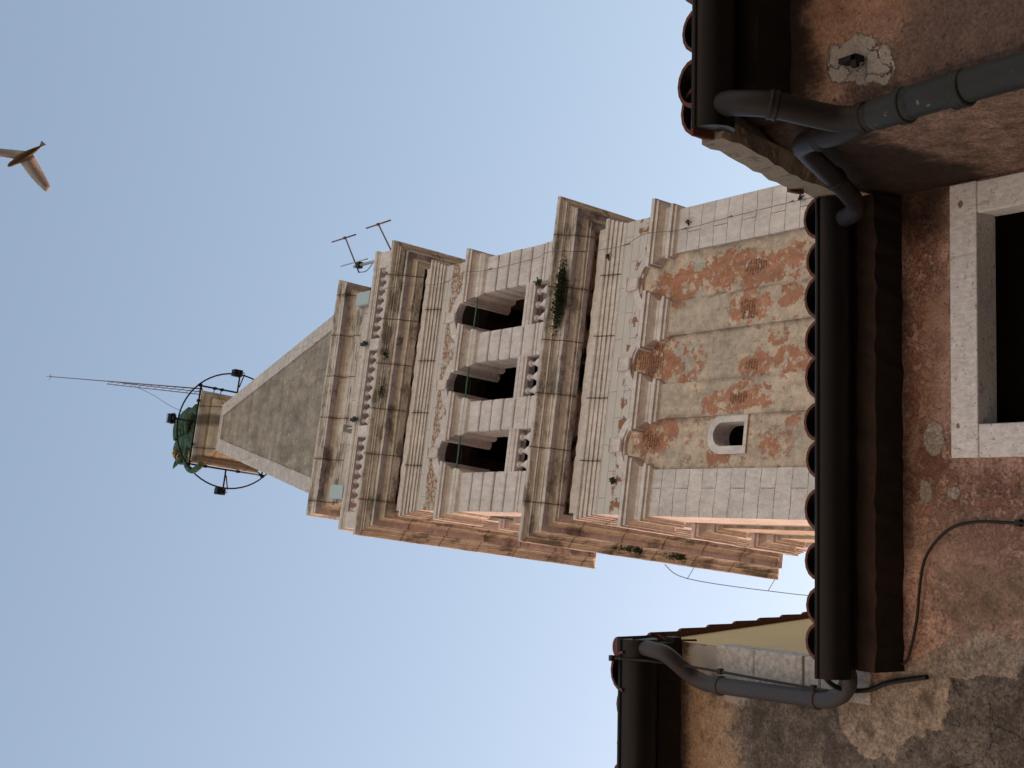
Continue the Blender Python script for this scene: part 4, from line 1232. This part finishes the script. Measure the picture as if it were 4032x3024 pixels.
mb = MB(); mb.quad((HX0 - .01, 4.950, HZ0), (HX1 + .01, 4.950, HZ0), (HX1 + .01, 4.950, HZ1 + .05), (HX0 - .01, 4.950, HZ1 + .05)); mb.build('pane', MAT['void'], wf, O1)
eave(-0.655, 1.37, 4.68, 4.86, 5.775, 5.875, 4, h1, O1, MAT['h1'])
rf = Roof(-0.60, 1.30, 4.50, 5.918, 12, 22, 3, xs=[1.27, 1.08, .92, .735, .575, .39, .235, .02, -.2, -.375, -.54])
rf.mb.quad((-0.655, 4.60, 5.92), (1.36, 4.60, 5.92), (1.36, 4.86, 5.855), (-0.655, 4.86, 5.855), 1)
rf.mb.quad((-0.655, 4.53, 5.91), (1.36, 4.53, 5.91), (1.36, 8.6, 5.91 + 4.07 * .404), (-0.655, 8.6, 5.91 + 4.07 * .404), 1)
rf.mb.build('roof', [MAT['tile'], MAT['soffit']], h1, O1)
gutter(-0.685, 1.345, 4.575, 5.925, 0.084, (1.17, 0.41, -0.35), h1, O1)

# ---- right house wing, nearer, lower eave of the same slope
O3 = (2.6, 3.8, 0.0)
h3 = empty('house', O3, 0, 'brown plastered house wing jutting forward at right with verge, gutter and downpipes', 'house')
mb = MB()
mb.quad((1.52, 3.80, 0), (4.2, 3.80, 0), (4.2, 3.80, 5.64), (1.52, 3.80, 5.64))
cpts = [(1.385, 4.85), (1.41, 4.2), (1.425, 3.92), (1.435, 3.87), (1.455, 3.83), (1.485, 3.806), (1.52, 3.80)]
for a, b in zip(cpts[:-1], cpts[1:]):
    za, zb = 5.45 + (a[1] - 3.385) * .404, 5.45 + (b[1] - 3.385) * .404
    mb.add([(a[0], a[1], 0), (b[0], b[1], 0), (b[0], b[1], zb), (a[0], a[1], za)], ((0, 1, 2, 3),), 0, True)
mb.build('wall', MAT['h3'], h3, O3)
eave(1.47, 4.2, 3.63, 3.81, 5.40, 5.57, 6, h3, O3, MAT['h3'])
rf = Roof(1.40, 4.2, 3.40, 5.47, 9, 22, 5, xs=[1.45 + .0, 1.553, 1.74, 1.925, 2.11, 2.3, 2.49, 2.68, 2.87, 3.05, 3.24, 3.43])
rf.mb.quad((1.37, 3.43, 5.49), (4.2, 3.43, 5.49), (4.2, 8.6, 5.49 + 5.17 * .404), (1.37, 8.6, 5.49 + 5.17 * .404), 1)
# verge: reddish tile end then crumbling cement band along the side
rfo = rf.mb.build('roof', [MAT['tile'], MAT['soffit']], h3, O3)
mb = MB(); rn = random.Random(12)
prev = None
for i in range(30):
    y = 3.50 + i * 0.07
    z = 5.455 + (y - 3.40) * .404
    j = [rn.uniform(-.006, .006) + .008 * math.sin(i * .55 + q * 2) for q in range(4)]
    sec = [(1.355 + j[0], y, z - 0.055 + j[1]), (1.35 + j[0], y, z + 0.06), (1.48, y, z + 0.06), (1.48, y, z - 0.03 + j[2]), (1.42, y, z - 0.075 + j[3])]
    if prev:
        for k in range(5): mb.quad(prev[k], prev[(k + 1) % 5], sec[(k + 1) % 5], sec[k])
    else: mb.add(sec, (tuple(range(5)),))
    prev = sec
mb.build('verge', MAT['cement'], rfo, O3)
mb = MB(); mb.box(1.352, 1.42, 3.395, 3.50, 5.485, 5.50, 0, .006); mb.build('verge_tile', MAT['tile'], rfo, O3)
mb = MB(); mb.box(1.34, 1.45, 4.28, 4.36, 5.88, 5.90); mb.build('verge_tile', MAT['tile'], rfo, O3)
gutter(1.378, 4.2, 3.468, 5.465, 0.083, (1.93, 2.9), h3, O3, 1.372)
pipe([(1.46, 3.465, 5.42), (1.455, 3.462, 5.36), (1.440, 3.47, 5.285), (1.424, 3.52, 5.205), (1.400, 3.62, 5.14), (1.378, 3.71, 5.075), (1.372, 3.745, 5.00), (1.374, 3.75, 4.93)], 0.047, MAT['pipe'], h3, O3,
     [((1.424, 3.52, 5.205), (-.02, .1, -.07)), ((1.374, 3.75, 5.0), (0, 0.1, -1))])
pipe([(1.374, 3.75, 4.95), (1.376, 3.75, 4.80), (1.385, 3.75, 4.3), (1.39, 3.75, 0.1)], 0.056, MAT['pipeg'], h3, O3, [((1.376, 3.75, 4.82), (0, 0, 1)), ((1.380, 3.75, 4.60), (0, 0, 1)), ((1.38, 3.75, 4.575), (0, 0, 1)), ((1.39, 3.75, 2.5), (0, 0, 1))])
pipe([(1.255, 4.55, 5.83), (1.262, 4.50, 5.72), (1.295, 4.43, 5.675), (1.325, 4.2, 5.56), (1.358, 3.93, 5.435), (1.366, 3.84, 5.375), (1.360, 3.80, 5.27), (1.350, 3.775, 5.12), (1.362, 3.76, 4.98), (1.372, 3.755, 4.9)], 0.040, MAT['pipe'], h3, O3,
     [((1.325, 4.2, 5.56), (.04, -.27, -.12)), ((1.360, 3.80, 5.25), (0, -.1, -1))])

# ---- left, taller house
O2 = (-2.2, 4.85, 0.0)
h2 = empty('house', O2, 0, 'taller grey-brown rendered house at left with ochre gable side and white corner stones', 'house')
mb = MB(); mb.quad((-4.2, 4.85, 0), (-0.655, 4.85, 0), (-0.655, 4.85, 7.36), (-4.2, 4.85, 7.36)); mb.build('wall', MAT['h2'], h2, O2)
mb = MB()
sx = -0.653
pts = [(4.852, 5.5), (9.4, 5.5), (9.4, 7.30 + 4.9 * .425), (4.852, 7.30 + .352 * .425)]
mb.add([(sx, y, z) for y, z in pts], (tuple(range(4)),))
mb.build('gable_wall', MAT['yellow'], h2, O2)
mb = MB(); zz = 5.95
rn = random.Random(3)
for hgt in (0.30, 0.10, 0.32, 0.27):
    mb.box(-0.80 + rn.uniform(-.03, .02), -0.645, 4.836 + rn.uniform(-.004, .004), 4.95, zz, zz + hgt - 0.008, 0, 0.008); zz += hgt
mb.build('quoin', MAT['quoin'], h2, O2)
rf = Roof(-4.2, -0.62, 4.50, 7.205, 15, 23, 8, length=0.33, xs=[-.78, -.95, -1.14, -1.33, -1.52, -1.71, -1.9, -2.09, -2.28, -2.47])
tp = math.tan(R(23))
rf.mb.quad((-4.2, 4.52, 7.245), (-0.63, 4.52, 7.245), (-0.63, 9.4, 7.245 + 4.88 * tp), (-4.2, 9.4, 7.245 + 4.88 * tp))
# verge tiles lapping over the gable, each with its lower end raised
for i in range(15):
    ya = 4.56 + i * .33; yb = ya + .36
    za = 7.285 + (ya - 4.46) * tp
    v = []
    for (yy, lf, rr) in ((ya, .06, .052), (yb, .0, .042)):
        zc = 7.25 + (yy - 4.46) * tp + lf
        v += [(-0.685 + rr * math.cos(math.pi * k / 8), yy, zc + rr * .8 * math.sin(math.pi * k / 8)) for k in range(9)]
    b = len(rf.mb.v)
    rf.mb.add(v, [(k, k + 1, 10 + k, 9 + k) for k in range(8)] + [tuple(range(9)), (0, 8, 17, 9)], 0)
rf.mb.build('roof', [MAT['tile'], MAT['soffit']], h2, O2)
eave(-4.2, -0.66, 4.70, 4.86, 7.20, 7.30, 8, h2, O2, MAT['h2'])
gutter(-4.2, -0.632, 4.59, 7.235, 0.102, (-0.90, -1.9), h2, O2, None)
pipe([(-0.672, 4.575, 7.17), (-0.674, 4.57, 7.10), (-0.690, 4.60, 7.03), (-0.745, 4.67, 7.01), (-0.80, 4.74, 6.99), (-0.826, 4.768, 6.93), (-0.828, 4.77, 6.85), (-0.822, 4.77, 6.5), (-0.816, 4.77, 6.22), (-0.810, 4.768, 6.13), (-0.775, 4.76, 6.04), (-0.71, 4.74, 5.985), (-0.64, 4.73, 6.01), (-0.612, 4.725, 6.09), (-0.60, 4.72, 6.12)], 0.040, MAT['pipe2'], h2, O2,
     [((-0.828, 4.77, 6.83), (0, 0, 1)), ((-0.816, 4.77, 6.20), (0, 0, 1))])

# ---- cables and small iron things on the facades
def cable(pts, r, label, mat='iron', clips=()):
    mb = MB(); mb.tube(smoothpath(pts, 6), r, 7)
    for p in clips: mb.box(p[0] - .014, p[0] + .014, p[1] - .012, p[1] + .014, p[2] - .012, p[2] + .012, 0, .003)
    o = mb.build('cable', MAT[mat]); tag(o, label, 'cable')
cable([(-.02, 4.835, 4.9), (-.021, 4.835, 5.18), (-.021, 4.835, 5.40), (-.06, 4.83, 5.53), (-.164, 4.825, 5.632), (-.29, 4.825, 5.668), (-.416, 4.825, 5.682), (-.53, 4.825, 5.71), (-.615, 4.83, 5.75), (-.623, 4.835, 5.82)], 0.0065,
      'thin dark cable curving up the terracotta wall from its wall clip', 'iron', [(-.021, 4.84, 5.19), (-.618, 4.84, 5.835)])
cable([(-.725, 4.46, 7.245), (-.727, 4.50, 7.18), (-.729, 4.56, 7.09), (-.742, 4.66, 6.985), (-.757, 4.74, 6.82), (-.765, 4.75, 6.5), (-.77, 4.75, 6.108)], 0.0065, 'thin cable along the grey downpipe of the taller house', 'iron', [(-.727, 4.46, 7.27), (-.757, 4.745, 6.80), (-.768, 4.75, 6.2)])
cable([(-.69, 4.60, 5.985), (-.715, 4.65, 6.01), (-.743, 4.7, 6.005), (-.757, 4.77, 5.995), (-.75, 4.82, 5.94), (-.715, 4.835, 5.86), (-.69, 4.835, 5.76), (-.664, 4.835, 5.64)], 0.011, 'thick black cable stub dangling from the left gutter end', 'gutter')
mb = MB(); mb.tube([(0, 0.03, 0), (0, -.07, .035)], 0.009, 6); mb.box(-.012, .02, -.1, -.05, .02, .085, 0, .004)
o = mb.build('iron_bracket', MAT['iron']); o.location = (-.70, 4.84, 7.14); tag(o, 'rusty iron bracket stub under the left house eave beside the white corner stones', 'bracket')
o.location = (-.652, 4.9, 7.18)
mb = MB(); mb.box(-.01, .01, -.035, .02, -.01, .07); mb.box(-.035, .01, -.035, -.015, -.012, .012)
o = mb.build('iron_hook', MAT['lampblack']); o.location = (1.604, 3.79, 5.05); tag(o, 'black iron hook in the grey patch of the right wall', 'hook')

# ------------------------------------------------------------------ gull
gl = empty('gull', (4.86, 5.52, 22.34), 0, 'pale brown gull in flight at the top left corner of the sky', 'bird')
hd, tlv = Vector((4.71, 5.35, 22.41)), Vector((5.02, 5.74, 22.24))
gc = Vector((4.86, 5.52, 22.34))
feather = flat('gull_feather', (0.62, 0.62, 0.72), 0.8, var=0.3, nscale=12)
gbody = flat('gull_body_feather', (0.13, 0.085, 0.06), 0.8, var=0.3, nscale=9)
mb = MB()
ax = tlv - hd
P = [hd - ax * 0.03, hd, hd + ax * .08, hd + ax * .18, hd + ax * .4, hd + ax * .65, hd + ax * .85, hd + ax * 1.05]
mb.tube([p - gc for p in P], 1, 12, radii=[.004, .02, .035, .04, .062, .05, .03, .006])
body = mb.build('body', gbody, gl)
def wing(root, tipv, chord, bend):
    mb = MB(); root, tipv = Vector(root) - gc, Vector(tipv) - gc
    cdir = ax.normalized()
    n = 8; up, dn = [], []
    for i in range(n + 1):
        t = i / n
        c = root.lerp(tipv, t) + Vector((0, 0, bend * math.sin(math.pi * t)))
        w_ = chord * (1 - .55 * t ** 2.2)
        th = .012 * (1 - t) + .003
        up.append((c - cdir * w_ * .45 + Vector((0, 0, th)), c + cdir * w_ * .55 + Vector((0, 0, th * .3))))
        dn.append((c - cdir * w_ * .45 - Vector((0, 0, th)), c + cdir * w_ * .55 - Vector((0, 0, th * .3))))
    v = [q for a in up for q in a] + [q for a in dn for q in a]
    m = 2 * (n + 1); f = []
    for i in range(n):
        f += [(2 * i, 2 * i + 1, 2 * i + 3, 2 * i + 2), (m + 2 * i, m + 2 * i + 1, m + 2 * i + 3, m + 2 * i + 2), (2 * i, 2 * i + 2, m + 2 * i + 2, m + 2 * i), (2 * i + 1, 2 * i + 3, m + 2 * i + 3, m + 2 * i + 1)]
    f += [(0, 1, m + 1, m), (2 * n, 2 * n + 1, m + 2 * n + 1, m + 2 * n)]
    mb.add(v, f, 0, True)
    mb.build('wing', feather, gl)
wing((4.84, 5.56, 22.33), (4.42, 5.90, 22.33), 0.21, 0.03)
wing((4.87, 5.50, 22.35), (4.90, 5.02, 22.46), 0.21, 0.03)
mb = MB(); a = Vector((5.0, 5.72, 22.25)) - gc
mb.add([a, a + Vector((.10, .02, -.03)), a + Vector((.05, .09, -.04))], ((0, 1, 2),)); 
mb.add([a + Vector((0, 0, .004)), a + Vector((.10, .02, -.026)), a + Vector((.05, .09, -.036))], ((0, 1, 2),))
mb.build('tail', feather, gl)

# ------------------------------------------------------------------ houses across the alley (they shade the near walls)
def back_house(x0, x1, h, label, seed):
    O = ((x0 + x1) / 2, -1.3, 0)
    t = empty('house', O, 0, label, 'house', 'houses across the alley')
    m = MB(); m.box(x0, x1, -7.0, -1.3, 0, h); m.build('wall', MAT['facade'], t, O)
    m = MB(); m.box(x0 - .0, x1 - .005, -7.3, -1.0, h + .004, h + .14); m.build('roof', MAT['tile'], t, O)
back_house(-9.0, -1.505, 9.2, 'plain plastered house across the alley behind the viewer, left one', 1)
back_house(-1.5, 8.0, 8.6, 'plain plastered house across the alley behind the viewer, right one', 2)
